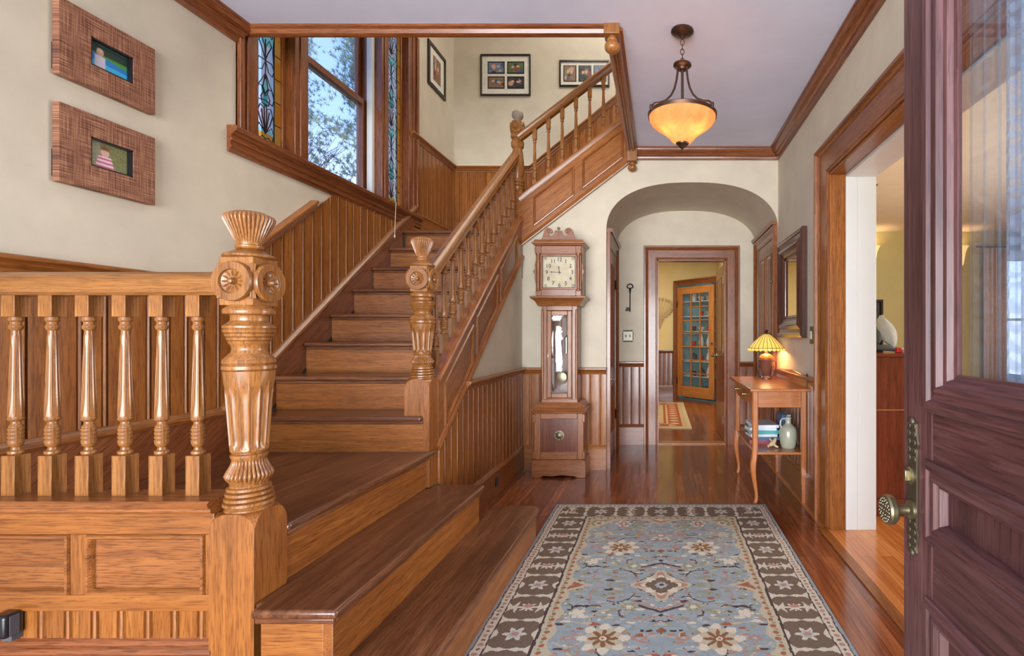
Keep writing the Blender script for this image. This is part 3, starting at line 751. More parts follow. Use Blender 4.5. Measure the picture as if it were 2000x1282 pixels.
m = MB(); pn(A+0.03, B-0.03, 0.27, 0.67, [(0, -0.013), (0.02, -0.012), (0.05, -0.005)]); m.build('raised_panel', DOORW, d1)
m = MB(); m.box(FX+0.016, FX+0.022, A+0.03, B-0.03, 1.10, 1.98); m.build('glass_pane', GLASS, d1)
# curtain gathered on a rod over the street side of the glass
for cy1, nm, mt, xo in ((0.93, 'sheer_veil', SHEER, 0.062), (0.855, 'lace_curtain', LACE, 0.078)):
    m = MB(); cy0 = 0.25; n = 120; v = []
    for k in range(n+1):
        y = cy0+(cy1-cy0)*k/n; x = FX+xo+0.005*math.sin(k*0.9)+0.003*math.sin(k*2.1)
        v += [(x, y, 1.06), (x, y, 2.04)]
    m.add(v, [(2*k, 2*k+2, 2*k+3, 2*k+1) for k in range(n)]); m.build(nm, mt, d1)
m = MB(); m.tube([(FX+0.06, A, 2.045), (FX+0.06, B, 2.045)], 0.004, 8); m.build('curtain_rod', BRASS, d1)
# lock plate, thumb turn and knob
PY = 1.004; pts = []
N = 60
for k in range(N):                                    # scalloped outline of the plate
    t = 2*PI*k/N; zz = math.sin(t); hw = 0.0215+0.0035*math.cos(6*PI*zz) if abs(zz) > 0.62 else 0.0175
    w = hw*(abs(math.cos(t))**0.35)*(1 if math.cos(t) >= 0 else -1)
    pts.append((FX-0.0005, PY+w, 0.903+0.132*zz*(1+0.02*math.cos(9*t))))
m = MB(); m.prism(pts, (-0.004, 0, 0))
for sg in (1, -1):                                    # cast scrolls at both ends
    for k in range(5):
        for q in (-1, 1):
            c = (FX-0.005, PY+q*0.010, 0.903+sg*(0.055+0.016*k)); m.tube([(c[0], c[1]+0.006*math.cos(a)*(1-a/9), c[2]+0.007*math.sin(a)*(1-a/9)) for a in [i*0.7 for i in range(9)]], 0.002, 5)
    m.lathe([(0, 0.009), (0.004, 0.006), (0.006, 0)], (FX-0.004, PY, 0.903+sg*0.128), 12, axis='-x')
m.build('lock_plate', DBRASS, d1, bevel=0.001)
m = MB(); m.lathe([(0, 0.017), (0.005, 0.017), (0.009, 0.013), (0.009, 0.0)], (FX-0.004, PY, 0.925), 28, axis='-x'); m.build('lock_cylinder', BRASS, d1)
m = MB(); m.box(FX-0.02, FX-0.01, PY-0.004, PY+0.004, 0.914, 0.936); m.build('thumb_turn', BRASS, d1, bevel=0.002)
KN = [(0, 0.019), (0.006, 0.018), (0.010, 0.0105), (0.024, 0.0085), (0.030, 0.010), (0.034, 0.022), (0.040, 0.028), (0.049, 0.029), (0.053, 0.027), (0.0545, 0.024), (0.0555, 0.006), (0.0555, 0)]
m = MB(); m.lathe(KN, (FX-0.004, PY, 0.858), 36, axis='-x'); kn = m.build('door_knob', BRASS, d1)
m = MB()
for ring, r0, nb in ((0, 0.004, 1), (1, 0.010, 6), (2, 0.0165, 12), (3, 0.022, 20)):
    for k in range(nb):
        a = 2*PI*k/nb; yy, zz = PY+r0*math.cos(a)*(ring > 0), 0.858+r0*math.sin(a)*(ring > 0)
        m.lathe([(0, 0.003), (0.0015, 0.0022), (0.0022, 0.0004)], (FX-0.0592, yy, zz), 7, axis='-x')
m.build('knob_pattern', DBRASS, kn)
# ground outside
m = MB(); m.box(-40, 20, -20, 40, -1.2, -1.0); o = struct(m, 'ground', LAWN)
# ------------------------------------------------------------------ the staircase
st = thing('staircase', 'golden oak panelled staircase with dark worn treads turning up round the hall from the rug', 'staircase', (-1.75, 2.7, 0))
def tread(pts, z, t=0.028, grain='x'):
    m = MB(); m.prism([(x, y, z-t) for x, y in pts], (0, 0, t), grain); return m.build('tread', TREAD, st, bevel=0.010, seg=3)
def rc(x0, x1, y0, y1): return [(x0, y0), (x1, y0), (x1, y1), (x0, y1)]
# two wide bottom steps climbing to the left, then the square landing
EX0, EX1, EXL = -0.705, -0.957, -1.225
r = 0.07
arc = [(EX0-r+r*math.cos(a), 3.03-r+r*math.sin(a)) for a in [i*PI/16 for i in range(9)]]
tread([(EX1-0.03, 1.35), (EX0, 1.35)] + arc + [(EX1-0.03, 3.03)], RISE, grain='y')
m = MB(); m.box(EX0-0.05, EX0-0.022, 1.37, 2.99, 0, RISE-0.027, 'y'); m.box(EX1-0.04, EX0-0.03, 2.97, 3.0, 0, RISE-0.027, 'x'); m.box(EX1-0.04, EX0-0.03, 1.37, 1.40, 0, RISE-0.027, 'x'); m.build('riser', OAK, st, bevel=0.002)
tread([(-1.212, 1.51), (EX1, 1.51), (EX1, 2.79), (-1.232, 2.79), (-1.232, 2.728), (-1.265, 2.728), (-1.265, 1.694), (-1.232, 1.694), (-1.232, 1.553), (-1.212, 1.553)], 2*RISE, grain='y')
m = MB(); m.box(EX1-0.05, EX1-0.022, 1.53, 2.765, 0, 2*RISE-0.027, 'y'); m.box(-1.195, EX1-0.05, 1.53, 1.555, 0, 2*RISE-0.027, 'x'); m.box(EXL-0.01, EX1-0.05, 2.74, 2.765, 0, 2*RISE-0.027, 'x'); m.build('riser', OAK, st, bevel=0.002)
m = MB(); m.box(EXL-0.045, EXL-0.022, 1.69, 2.77, 2*RISE, HL-0.027, 'y'); m.build('riser', OAK, st, bevel=0.002)
m = MB()                                                 # landing boards
x = XL
while x < EXL-0.075:
    m.box(x, x+0.0745, 1.60, 2.80, HL-0.028, HL, 'y'); x += 0.075
m.build('landing_floor', TREAD, st, bevel=0.0015)
m = MB(); m.prism([(EXL-0.09, 1.69, HL-0.028), (EXL, 1.69, HL-0.028), (EXL, 2.80, HL-0.028), (EXL-0.09, 2.80, HL-0.028)], (0, 0, 0.029), 'y'); m.build('landing_nosing', TREAD, st, bevel=0.011, seg=3)
for x_, y0_, y1_, z_ in ((EX0, 1.37, 2.99, RISE), (EX1, 1.53, 2.77, 2*RISE), (EXL, 1.695, 2.725, HL)):
    m = MB(); m.box(x_-0.024, x_-0.010, y0_, y1_, z_-0.044, z_-0.027, 'y'); m.build('nosing_moulding', TREAD, st, bevel=0.004)
m = MB(); m.box(-1.205, EX1-0.012, 1.518, 1.531, 2*RISE-0.044, 2*RISE-0.027, 'x'); m.build('nosing_moulding', TREAD, st, bevel=0.004)
# main flight
for k in range(8):
    y = Y0+k*RUN; z = HL+(k+1)*RISE
    m = MB(); m.box(-2.24, XS-0.03, y+0.028, y+0.048, z-RISE, z-0.027, 'x'); m.build('riser', OAK if k < 3 else STRING, st)
    m = MB(); m.box(-2.24, XS-0.03, y+0.02, y+0.034, z-0.045, z-0.027, 'x'); m.build('nosing_moulding', TREAD, st, bevel=0.004)
    if k < 7: tread(rc(-2.24, XS-0.03, y, y+RUN+0.04), z)
tread(rc(XL, XS-0.005, Y0+7*RUN, YB), HT, grain='x')
# skirt board up the left wall
sk = [(1.6, HL-0.02), (2.66, HL-0.02), (4.45, HT-RISE), (4.45+0.0, HT-0.02), (4.66, HT-0.02), (4.66, 2.33)]
up = [(y, lskirt(y)-0.045) for y in (4.6, 2.62, 1.6)]
m = MB(); m.prism([(XL, y, z) for y, z in sk+up], (0.03, 0, 0), (0, 1, 0.7)); m.build('skirt_board', OAKR, st)
SKC = [(0, -0.002), (0, 0.034), (0.012, 0.04), (0.024, 0.036), (0.032, 0.026), (0.045, 0.018), (0.045, -0.002)]
m = MB(); m.sweep([(XL, 1.6, 0.785), (XL, 2.636, 0.785), (XL, 4.72, 0.785+(4.72-2.636)*0.755)], (1, 0, 0), SKC); m.build('skirt_cap', STRING, st)
# outer string of the main flight (faces the hall)
def stop_(y): return 0.935+(y-2.82)*SL
Y2B, Y3F = 2.872, YA-0.0
m = MB(); m.prism([(XS-0.025, 2.84, mstr_bot(2.84)), (XS-0.025, Y3F, mstr_bot(Y3F)), (XS-0.025, Y3F, stop_(Y3F)), (XS-0.025, 2.84, stop_(2.84))], (0.03, 0, 0), (0, 1, 0.76)); m.build('outer_string', STRING, st)
m = MB()
PR = [(0, 0), (0, 0.004), (0.004, 0.010), (0.012, 0.012), (0.018, 0.006), (0.022, 0.002), (0.022, 0)]
def pgram(y0, y1, d0, d1, X): return [(X, y0, stop_(y0)-d0), (X, y0, stop_(y0)-d1), (X, y1, stop_(y1)-d1), (X, y1, stop_(y1)-d0)]
XF = XS+0.005
for y0, y1 in ((2.92, 3.36), (3.43, 3.87), (3.94, 4.40)):
    m.sweep(pgram(y0, y1, 0.075, 0.33, XF), (1, 0, 0), PR, closed=True)
m.build('string_panel_moulding', STRING, st)
m = MB(); m.sweep([(XF-0.03, 2.84, stop_(2.84)), (XF-0.03, Y3F, stop_(Y3F))], (1, 0, 0), [(0.006, -0.025), (0.006, 0.034), (0.0, 0.042), (-0.012, 0.040), (-0.018, 0.034), (-0.024, 0.034), (-0.024, 0.0), (-0.024, -0.025)]); m.build('string_cap', OAKB, st)
m = MB(); m.sweep([(XF, 2.84, mstr_bot(2.84)), (XF, Y3F, mstr_bot(Y3F))], (1, 0, 0), [(0.0, -0.01), (0.0, 0.012), (0.016, 0.018), (0.03, 0.012), (0.04, 0.0)]); m.build('string_bead', OAKB, st)
# panelled front under the landing balustrade
BY = 1.565
m = MB()
X0 = XL; X1 = -1.365
m.box(X0, X1, BY, BY+0.02, 0.355, 0.405, 'x'); m.box(X0, X1, BY, BY+0.02, 0.59, 0.655, 'x')
stiles = [-1.388, -1.735, -2.08]
m.box(-1.392, X1, BY, BY+0.02, 0.405, 0.59); m.box(-1.805, -1.755, BY, BY+0.02, 0.405, 0.59); m.box(-2.20, -2.15, BY, BY+0.02, 0.405, 0.59)
m.build('panel_frame', OAK, st, bevel=0.002)
for a, b in ((-1.755, -1.392), (-2.15, -1.805), (XL, -2.20)):
    m = MB(); m.loops((a, BY, 0.405), (b-a, 0, 0), (0, 0, 0.185), (0, -1, 0), [(0, 0), (0.003, 0.006), (0.010, 0.007), (0.016, 0.0), (0.018, -0.010), (0.02, -0.012)], 'x'); m.build('base_panel', STRING, st)
m = MB(); m.sweep([(X0, BY+0.005, 0.655), (X1, BY+0.005, 0.655)], (0, -1, 0), [(0, -0.02), (0, 0.012), (0.008, 0.018), (0.016, 0.016), (0.022, 0.026), (0.034, 0.030), (0.042, 0.022), (0.042, -0.10), (0, -0.10)]); m.build('base_cap', OAKB, st)
m = MB(); m.boards((X0, BY+0.02, 0), (1, 0, 0), X1-X0, lambda u: 0.25, lambda u: 0.36, (0, -1, 0), bw=0.082, start=0.03); m.box(X0, X1, BY+0.018, BY+0.03, 0.0, 0.6, 'x'); m.build('base_boards', OAK, st)
m = MB(); m.sweep([(X0, BY+0.02, 0.0), (X1, BY+0.02, 0.0)], (0, -1, 0), [(0, 0), (0, 0.03), (0.225, 0.03), (0.232, 0.036), (0.245, 0.032), (0.252, 0.022), (0.262, 0.02), (0.272, 0.008), (0.272, 0)]); m.build('base_skirting', OAKR, st)
# upper flight: steps and panelled string
for k in range(5):
    x = -1.21+k*RUN; z = HT+(k+1)*RISE
    m = MB(); m.box(x+0.028, x+0.048, YA+0.02, YB-0.02, z-RISE, z-0.027, 'y'); m.build('riser', OAK, st)
    if k < 4: tread(rc(x, x+RUN+0.04, YA+0.02, YB-0.02), z, grain='y')
def uno(x): return HT+RISE+(x+1.21)*SL
def ustr_top(x): return 2.46+(x+1.2)*0.77
XA, XB = -1.262, XO+0.0
m = MB(); m.prism([(XA, YA-0.03, ustr_bot(XA)), (XB, YA-0.03, ustr_bot(XB)), (XB, YA-0.03, min(ustr_top(XB), 3.3)), (XA, YA-0.03, ustr_top(XA))], (0, 0.045, 0), (1, 0, 0.77)); m.build('upper_string', OAK, st)
m = MB()
def pg2(x0, x1, d0, d1): Y = YA-0.03; return [(x0, Y, ustr_top(x0)-d0), (x0, Y, ustr_top(x0)-d1), (x1, Y, ustr_top(x1)-d1), (x1, Y, ustr_top(x1)-d0)]
for x0, x1 in ((-1.13, -0.765), (-0.695, -0.33)): m.sweep(pg2(x0, x1, 0.085, 0.355), (0, -1, 0), PR, closed=True)
m.build('string_panel_moulding', OAKB, st)
m = MB(); fl = Vector((0, -1, 0)).cross(Vector((1, 0, 0.77))).z < 0
m.sweep([(XA, YA-0.02, ustr_top(XA)), (XB, YA-0.02, ustr_top(XB))], (0, -1, 0), [(0.02, -0.05), (0.02, 0.018), (0.008, 0.026), (-0.012, 0.024), (-0.03, 0.016), (-0.03, -0.05)], flip=fl)
m.sweep([(XA, YA-0.025, ustr_bot(XA)-0.01), (XB, YA-0.025, ustr_bot(XB)-0.01)], (0, -1, 0), [(0.04, 0), (0.034, 0.014), (0.018, 0.016), (0.008, 0.022), (0, 0.02), (0, 0)], flip=fl)
m.build('upper_string_mouldings', OAK, st)

# ------------------------------------------------------------------ newel posts
def chamfer_box(m, x, y, h, z0, zc, zt, cut=0.62):
    """square post whose corners are cut back to a rounded octagon at the top."""
    off = Vector((random.uniform(0, 40), random.uniform(0, 40), random.uniform(0, 40)))
    bv = [(X, Y, Z) for Z in (z0, zc) for Y in (y-h, y+h) for X in (x-h, x+h)]
    m.add(bv, [(0, 2, 3, 1), (4, 5, 7, 6), (0, 1, 5, 4), (2, 6, 7, 3), (0, 4, 6, 2), (1, 3, 7, 5)], 'z', off=off)
    n = 6; v = []; f = []
    for i in range(n+1):
        t = i/n; c = (1-math.cos(t*PI/2))*cut*h*1.25 if i else 0.0002
        z = zc+(zt-zc)*math.sin(t*PI/2)
        c = min(c, h*0.98)
        v += [(x-h+c, y-h, z), (x+h-c, y-h, z), (x+h, y-h+c, z), (x+h, y+h-c, z), (x+h-c, y+h, z), (x-h+c, y+h, z), (x-h, y+h-c, z), (x-h, y-h+c, z)]
    for i in range(n):
        for k in range(8): f.append((i*8+k, i*8+(k+1) % 8, (i+1)*8+(k+1) % 8, (i+1)*8+k))
    f.append([n*8+k for k in range(8)]); m.add(v, f, 'z', off=off)
def rosette(m, c, ax, sg, R=0.061, depth=0.02):
    """round face block with a turned rim, petals and a centre button."""
    cx, cy, cz = c
    A = {('x', 1): 'x', ('x', -1): '-x', ('y', 1): 'y'}.get((ax, sg))
    prof = [(0, R*0.97), (depth*0.8, R), (depth, R*0.97), (depth, R*0.62), (depth*0.7, R*0.58), (depth*0.62, R*0.5), (depth*0.5, R*0.2), (depth*0.9, R*0.17), (depth*1.25, R*0.12), (depth*1.35, R*0.02), (depth*1.35, 0)]
    if A: m.lathe(prof, c, 36, axis=A)
    else: m.lathe([(-a, b) for a, b in prof], c, 36, axis='y')
    s_ = -1 if (ax, sg) in ((('x', -1)), (('y', -1))) else 1
    for k in range(12):
        a = 2*PI*k/12; pr = []
        for rr, w, h in ((0.22, 0.025, 0.55), (0.38, 0.07, 0.86), (0.54, 0.085, 0.78), (0.58, 0.05, 0.7)):
            pr.append((rr*R, w*R, h*depth))
        v = []
        for rr, w, h in pr:
            for q in (-1, 0, 1):
                u = rr*math.cos(a)-q*w*math.sin(a); t = rr*math.sin(a)+q*w*math.cos(a); hh = (h if q == 0 else h*0.62)*s_
                v.append((cx+hh, cy+u, cz+t) if ax == 'x' else (cx+u, cy+hh, cz+t))
        f = []
        for j in range(3):
            for q in range(2): f.append((j*3+q, j*3+q+1, (j+1)*3+q+1, (j+1)*3+q))
        m.add(v, f)
def finial(x, y, z, s, root, hs=1.0):
    m = MB()
    pr = [(0, 0.038), (0.006, 0.046), (0.012, 0.046), (0.016, 0.040), (0.024, 0.041), (0.028, 0.046, -0.003), (0.055, 0.060, -0.006), (0.095, 0.082, -0.009), (0.105, 0.084, -0.009), (0.113, 0.078, -0.005), (0.124, 0.05, -0.002), (0.129, 0.02), (0.130, 0.0)]
    m.lathe([(p[0]*hs,)+tuple(q*s for q in p[1:]) for p in pr], (x, y, z), 252, nfl=36)
    return m.build('finial', OAKL, root, sharp=50)
def newel(label, x, y, base0, base1, zs, h, s, fl):
    """zs: dict of heights; builds base post, fluted shaft, rosette block, finial."""
    t = thing('newel_post', label, 'newel post', (x, y, base0))
    m = MB(); chamfer_box(m, x, y, h, base0, base1-0.075*s, base1); m.build('post_base', OAK, t, bevel=0.003)
    b = base1
    P = lambda *a: [(b+z*1.0, r*s, (d*s if d else 0)) for z, r, d in a]
    zf0, zf1 = zs['flute']                    # fluted cup
    prof = [(b-0.10, 0.030*s), (b-0.06, 0.05*s), (b-0.03, 0.066*s), (b-0.004, 0.078*s), (b+0.004, 0.0775*s), (b+0.010, 0.070*s)]
    zr = zs['ring']                           # start, end of the base rings
    hr = (zr[1]-zr[0])/4
    for i in range(4):
        rr = 0.083-0.004*i
        z = zr[0]+i*hr
        prof += [(z, (rr-0.010)*s), (z+hr*0.2, rr*s), (z+hr*0.75, rr*s), (z+hr*0.95, (rr-0.010)*s)]
    m = MB(); m.lathe(prof+[(zr[1]+0.004, 0.062*s)], (x, y, 0), 64); m.build('base_rings', OAKL, t, sharp=40)
    g0, g1 = zs['gad']
    gd = [(g0-0.01, 0.060*s), (g0, 0.064*s, 0.004*s), (g0+(g1-g0)*0.12, 0.074*s, 0.008*s), (g0+(g1-g0)*0.28, 0.079*s, 0.009*s), (g0+(g1-g0)*0.45, 0.073*s, 0.008*s), (g0+(g1-g0)*0.75, 0.060*s, 0.007*s), (g1-0.004, 0.055*s, 0.004*s), (g1, 0.056*s), (g1+0.008, 0.060*s), (g1+0.014, 0.060*s), (g1+0.018, 0.052*s), (zf0, 0.052*s)]
    m = MB(); m.lathe(gd, (x, y, 0), 160, nfl=32); m.build('gadrooned_collar', OAKL, t, sharp=50)
    q = (zf1-zf0); ft = zs.get('ft', 0.83)
    fp = [(zf0, 0.056*s), (zf0+0.006, 0.060*s), (zf0+q*0.03, 0.0605*s, 0.0)]
    for i in range(14):
        u = 0.05+i/13*(ft-0.05); d = 0.009*s*max(0, min(1, (1-((u-0.05)/(ft-0.05)))*9, (u-0.04)*25))
        fp.append((zf0+q*u, (0.0605+0.0205*u)*s, -d))
    fp += [(zf0+q*0.97, 0.082*s), (zf1, 0.083*s)]
    m = MB(); m.lathe(fp, (x, y, 0), 14*14, nfl=14); m.build('fluted_shaft', OAKL, t, sharp=50)
    z = zs['bell']; w = zs['mid1']; k = zs['blk']
    up = [(zf1, 0.079*s), (zf1+0.006, 0.086*s), (zf1+0.016, 0.086*s), (zf1+0.02, 0.080*s), (zf1+0.026, 0.086*s), (zf1+0.034, 0.084*s)]
    H = w-(zf1+0.034); a0 = zf1+0.034
    up += [(a0+H*0.10, 0.070*s), (a0+H*0.18, 0.057*s), (a0+H*0.26, 0.055*s), (a0+H*0.34, 0.060*s)]
    for i in range(4): up += [(a0+H*(0.36+i*0.085), (0.064+0.0055*i)*s), (a0+H*(0.42+i*0.085), (0.067+0.0055*i)*s), (a0+H*(0.435+i*0.085), (0.063+0.0055*i)*s)]
    up += [(a0+H*0.72, 0.084*s), (a0+H*0.76, 0.084*s), (a0+H*0.82, 0.070*s), (a0+H*0.88, 0.060*s), (w-0.004, 0.059*s), (w, 0.062*s), (w+0.004, 0.081*s), (w+0.012, 0.084*s), (w+0.02, 0.081*s), (w+0.026, 0.070*s), (k[0], 0.068*s)]
    m = MB(); m.lathe(up, (x, y, 0), 64); m.build('turned_neck', OAKL, t, sharp=40)
    m = MB(); hb = zs.get('hb', 0.062*s); m.box(x-hb, x+hb, y-hb, y+hb, k[0], k[1]); m.lathe([(k[1]-0.001, 0.075*s), (k[1]+0.004, 0.086*s), (k[1]+0.010, 0.084*s), (k[1]+0.014, 0.07*s), (k[1]+0.03, 0.038*s)], (x, y, 0), 48)
    for dx, dy in ((1, -1), (1, 1), (-1, -1), (-1, 1)):
        for i in range(3): m.lathe([(k[0]+0.025*s+i*0.004, 0.012-0.003*i), ((k[0]+k[1])/2, 0.006), (k[1]-0.025*s-i*0.004, 0.012-0.003*i)], (x+dx*(hb-0.002), y+dy*(hb-0.002), 0), 4, ph=0)
    blk = m.build('rosette_block', OAKL, t, bevel=0.002)
    zc = (k[0]+k[1])/2-0.002
    for ax, sg in (('x', 1), ('x', -1), ('y', 1), ('y', -1)):
        m = MB(); o = hb-0.002; c = (x+o*sg, y, zc) if ax == 'x' else (x, y+o*sg, zc)
        rosette(m, c, ax, sg, zs.get('R', 0.0615*s), 0.022); m.build('rosette', OAKL, blk, sharp=40)
    finial(x, y, k[1]+0.028, s*zs.get('fs', 1), t, zs.get('hs', 1))
    return t
NX1, NY1 = -1.302, 1.622
newel('tall fluted oak newel post with fan finial beside the landing balustrade, nearest the camera', NX1, NY1, 0.0, 0.655,
      {'ring': (0.668, 0.728), 'gad': (0.742, 0.812), 'flute': (0.832, 1.088), 'bell': 1.1, 'mid1': 1.262, 'blk': (1.292, 1.4415), 'hb': 0.052, 'R': 0.061, 'hs': 0.95}, 0.069, 0.81, 16)
NX2, NY2 = -1.301, 2.800
newel('shorter fluted oak newel post with fan finial at the foot of the main flight', NX2, NY2, 2*RISE, 0.965,
      {'ring': (0.972, 1.03), 'gad': (1.04, 1.092), 'flute': (1.105, 1.262), 'bell': 1.1, 'mid1': 1.405, 'blk': (1.435, 1.575), 'ft': 0.82, 'hb': 0.047, 'R': 0.060, 'hs': 1.05, 'fs': 0.92}, 0.0665, 0.76, 16)
NX3, NY3 = -1.292, 4.63
t3 = thing('newel_post', 'slender turned oak newel post with grey ball finial at the turn to the upper flight', 'newel post', (NX3, NY3, 1.70))
m = MB(); hw = 0.056; m.box(NX3-hw, NX3+hw, NY3-hw, NY3+hw, 1.80, 2.50); m.prism([(NX3+hw-0.012, NY3-hw-0.012, 1.70), (NX3+hw-0.012, NY3-hw-0.012, 2.2), (NX3+hw-0.012, NY3+0.02, 2.2), (NX3+hw-0.012, NY3+0.02, 1.74)], (0.014, 0, 0))
m.build('post_base', STRING, t3, bevel=0.004)
m = MB(); m.lathe([(2.50, 0.05), (2.52, 0.062), (2.535, 0.062), (2.54, 0.05), (2.55, 0.06), (2.565, 0.06), (2.57, 0.05), (2.58, 0.058), (2.60, 0.058), (2.61, 0.045), (2.64, 0.052), (2.70, 0.060), (2.78, 0.055), (2.86, 0.046), (2.88, 0.040), (2.90, 0.055), (2.94, 0.058), (2.97, 0.045), (2.98, 0.06), (2.995, 0.062), (3.01, 0.058), (3.02, 0.045)], (NX3, NY3, 0), 40); m.build('turned_neck', OAKL, t3)
m = MB(); m.box(NX3-0.04, NX3+0.04, NY3-0.04, NY3+0.04, 3.01, 3.13); bk = m.build('rosette_block', OAKL, t3, bevel=0.003)
for ax, sg in (('x', 1), ('x', -1), ('y', -1)):
    m = MB(); c = (NX3+0.038*sg, NY3, 3.07) if ax == 'x' else (NX3, NY3+0.038*sg, 3.07); rosette(m, c, ax, sg, 0.055, 0.018); m.build('rosette', OAKL, bk)
m = MB(); m.lathe([(3.12, 0.03), (3.14, 0.028), (3.15, 0.034), (3.165, 0.046), (3.185, 0.052), (3.21, 0.048), (3.225, 0.03), (3.228, 0.0)], (NX3, NY3, 0), 28); m.build('finial', plain('worn_grey_finial', srgb(150, 134, 118), 0.5), t3)

# ------------------------------------------------------------------ balustrades
def baluster_mb(x, y, z0, z1, b0, b1, w=0.0215, k=1.0):
    """square blocks z0..b0 and b1..z1, turned and fluted shaft between."""
    m = MB(); m.box(x-w, x+w, y-w, y+w, z0, b0); m.box(x-w, x+w, y-w, y+w, b1, z1)
    H = b1-b0
    def Z(u): return b0+H*u
    pr = [(Z(0.0), 0.017*k), (Z(0.012), 0.0215*k), (Z(0.028), 0.0215*k), (Z(0.035), 0.014*k), (Z(0.055), 0.012*k), (Z(0.07), 0.018*k), (Z(0.085), 0.0205*k)]
    for i in range(4): a = 0.09+i*0.028; pr += [(Z(a), 0.0205*k), (Z(a+0.018), 0.0215*k), (Z(a+0.022), 0.0185*k), (Z(a+0.026), 0.0185*k)]
    pr += [(Z(0.205), 0.0195*k), (Z(0.222), 0.014*k), (Z(0.24), 0.0135*k), (Z(0.252), 0.020*k), (Z(0.262), 0.0225*k), (Z(0.272), 0.020*k), (Z(0.276), 0.0205*k)]
    for i in range(8):
        u = 0.28+i/7*0.58; d = 0.0052*min(1, (u-0.276)*40, (0.865-u)*30)*k*(1.15-u*0.6); pr.append((Z(u), (0.0215-0.0075*(i/7))*k, -max(d, 0)))
    pr += [(Z(0.875), 0.0125*k), (Z(0.90), 0.0125*k), (Z(0.915), 0.018*k), (Z(0.93), 0.0195*k), (Z(0.945), 0.015*k), (Z(0.96), 0.015*k), (Z(0.975), 0.0205*k), (Z(1.0), 0.019*k)]
    m.lathe(pr, (x, y, 0), 56, nfl=8); return m
RAIL = [(-0.032, -0.016), (-0.028, 0.002), (-0.034, 0.012), (-0.036, 0.022), (-0.028, 0.036), (-0.014, 0.045), (0.0, 0.048), (0.014, 0.045), (0.028, 0.036), (0.036, 0.022), (0.034, 0.012), (0.028, 0.002), (0.032, -0.016), (0.024, -0.024), (-0.024, -0.024)]
# rail profile as (sideways, up): sweep plane normal is 'up-ish', so b = up
# landing
b1_ = thing('balustrade', 'stout oak balustrade of thick turned balusters along the near edge of the landing', 'balustrade', (-1.75, NY1, 0.697))
RL = [(a*1.12, b*1.05) for a, b in RAIL]
m = MB(); m.sweep([(XL, NY1, 1.350), (NX1-0.06, NY1, 1.350)], (0, 0, 1), RL); m.build('handrail', OAKL, b1_)
first = None
for i in range(8):
    x = -1.464-0.1155*i
    if first is None: first = baluster_mb(x, NY1, 0.690, 1.335, 0.822, 1.258, k=0.86).build('baluster', OAKL, b1_, bevel=0.002); fx = first.location.copy()
    else:
        c = first.copy(); COL.objects.link(c); c.parent = b1_; c.location = fx+Vector((-0.1155*i, 0, 0))
# main flight
b2_ = thing('balustrade', 'raked oak balustrade climbing from the shorter fluted newel up the main flight', 'balustrade', (NX2, 3.7, 1.2))
def rtop(y): return 1.565+(y-2.93)*0.745
XR2 = -1.300
m = MB(); d = Vector((0, 1, 0.745)).normalized(); n = Vector((1, 0, 0)).cross(d)
m.sweep([(XR2, NY2+0.045, rtop(NY2+0.045)), (XR2, NY3-0.03, rtop(NY3-0.03))], n, RAIL); m.build('handrail', OAKL, b2_)
sp = (4.50-2.945)/12
def rise_pair(y): return stop_(y)-0.04, rtop(y)-0.02
y = 2.945; zb, zt = rise_pair(y)
ft = baluster_mb(XR2+0.0, y, zb, zt+0.012, zb+0.12, zt-0.05, 0.0205, 1.05).build('baluster', OAKL, b2_, bevel=0.0015); fl0 = ft.location.copy()
for i in range(1, 13):
    c = ft.copy(); COL.objects.link(c); c.parent = b2_; c.location = fl0+Vector((0, sp*i, sp*i*0.752))
m = MB(); m.sweep([(XR2, 2.87, stop_(2.87)), (XR2, YA, stop_(YA))], n, [(-0.03, -0.05), (-0.03, -0.025), (0.03, -0.025), (0.03, -0.05)]); m.build('shoe_rail', OAK, b2_)
# upper flight
b3_ = thing('balustrade', 'upper oak balustrade rising to the right above the clock, photos on the wall behind', 'balustrade', (-0.75, YA, 2.9))
def rt3(x): return 2.99+(x+1.22)*0.775
m = MB(); d = Vector((1, 0, 0.775)).normalized(); n = Vector((0, -1, 0)).cross(d); n = n if n.z > 0 else -n
m.sweep([(NX3+0.03, YA+0.0, rt3(NX3+0.03)), (0.2, YA+0.0, rt3(0.2))], n, RAIL); m.build('handrail', OAKL, b3_)
x = -1.125; zb, zt = ustr_top(x)-0.02, rt3(x)-0.01
ft = baluster_mb(x, YA, zb-0.03, zt, zb+0.085, zt-0.10, 0.017, 0.85).build('baluster', OAKL, b3_, bevel=0.0015); fl0 = ft.location.copy()
for i in range(1, 9):
    c = ft.copy(); COL.objects.link(c); c.parent = b3_; c.location = fl0+Vector((0.123*i, 0, 0.123*i*0.772))
# ------------------------------------------------------------------ longcase clock
ck = thing('longcase_clock', 'tall antique longcase clock with scrolled pediment and numbered dial against the cream wall', 'clock', (-0.856, 4.44, 0))
CX, CF, CB = -0.856, 4.31, 4.545       # centre, front, back
def cbox(m, w0, w1, f, z0, z1, grain='z'): m.box(CX+w0, CX+w1, CF+f, CB, z0, z1, grain)
m = MB()
w = 0.228                               # plinth with bracket feet
m.prism([(CX-w, CF-0.012, 0), (CX-w+0.07, CF-0.012, 0), (CX-w+0.10, CF-0.012, 0.018), (CX-0.06, CF-0.012, 0.012), (CX+0.02, CF-0.012, 0.022), (CX+w-0.10, CF-0.012, 0.014), (CX+w-0.07, CF-0.012, 0), (CX+w, CF-0.012, 0),
         (CX+w, CF-0.012, 0.105), (CX+w-0.008, CF-0.012, 0.15), (CX-w+0.008, CF-0.012, 0.15), (CX-w, CF-0.012, 0.105)], (0, CB-CF+0.01, 0), 'x')
m.build('plinth', CLOCKW, ck, bevel=0.004)
m = MB(); w = 0.208
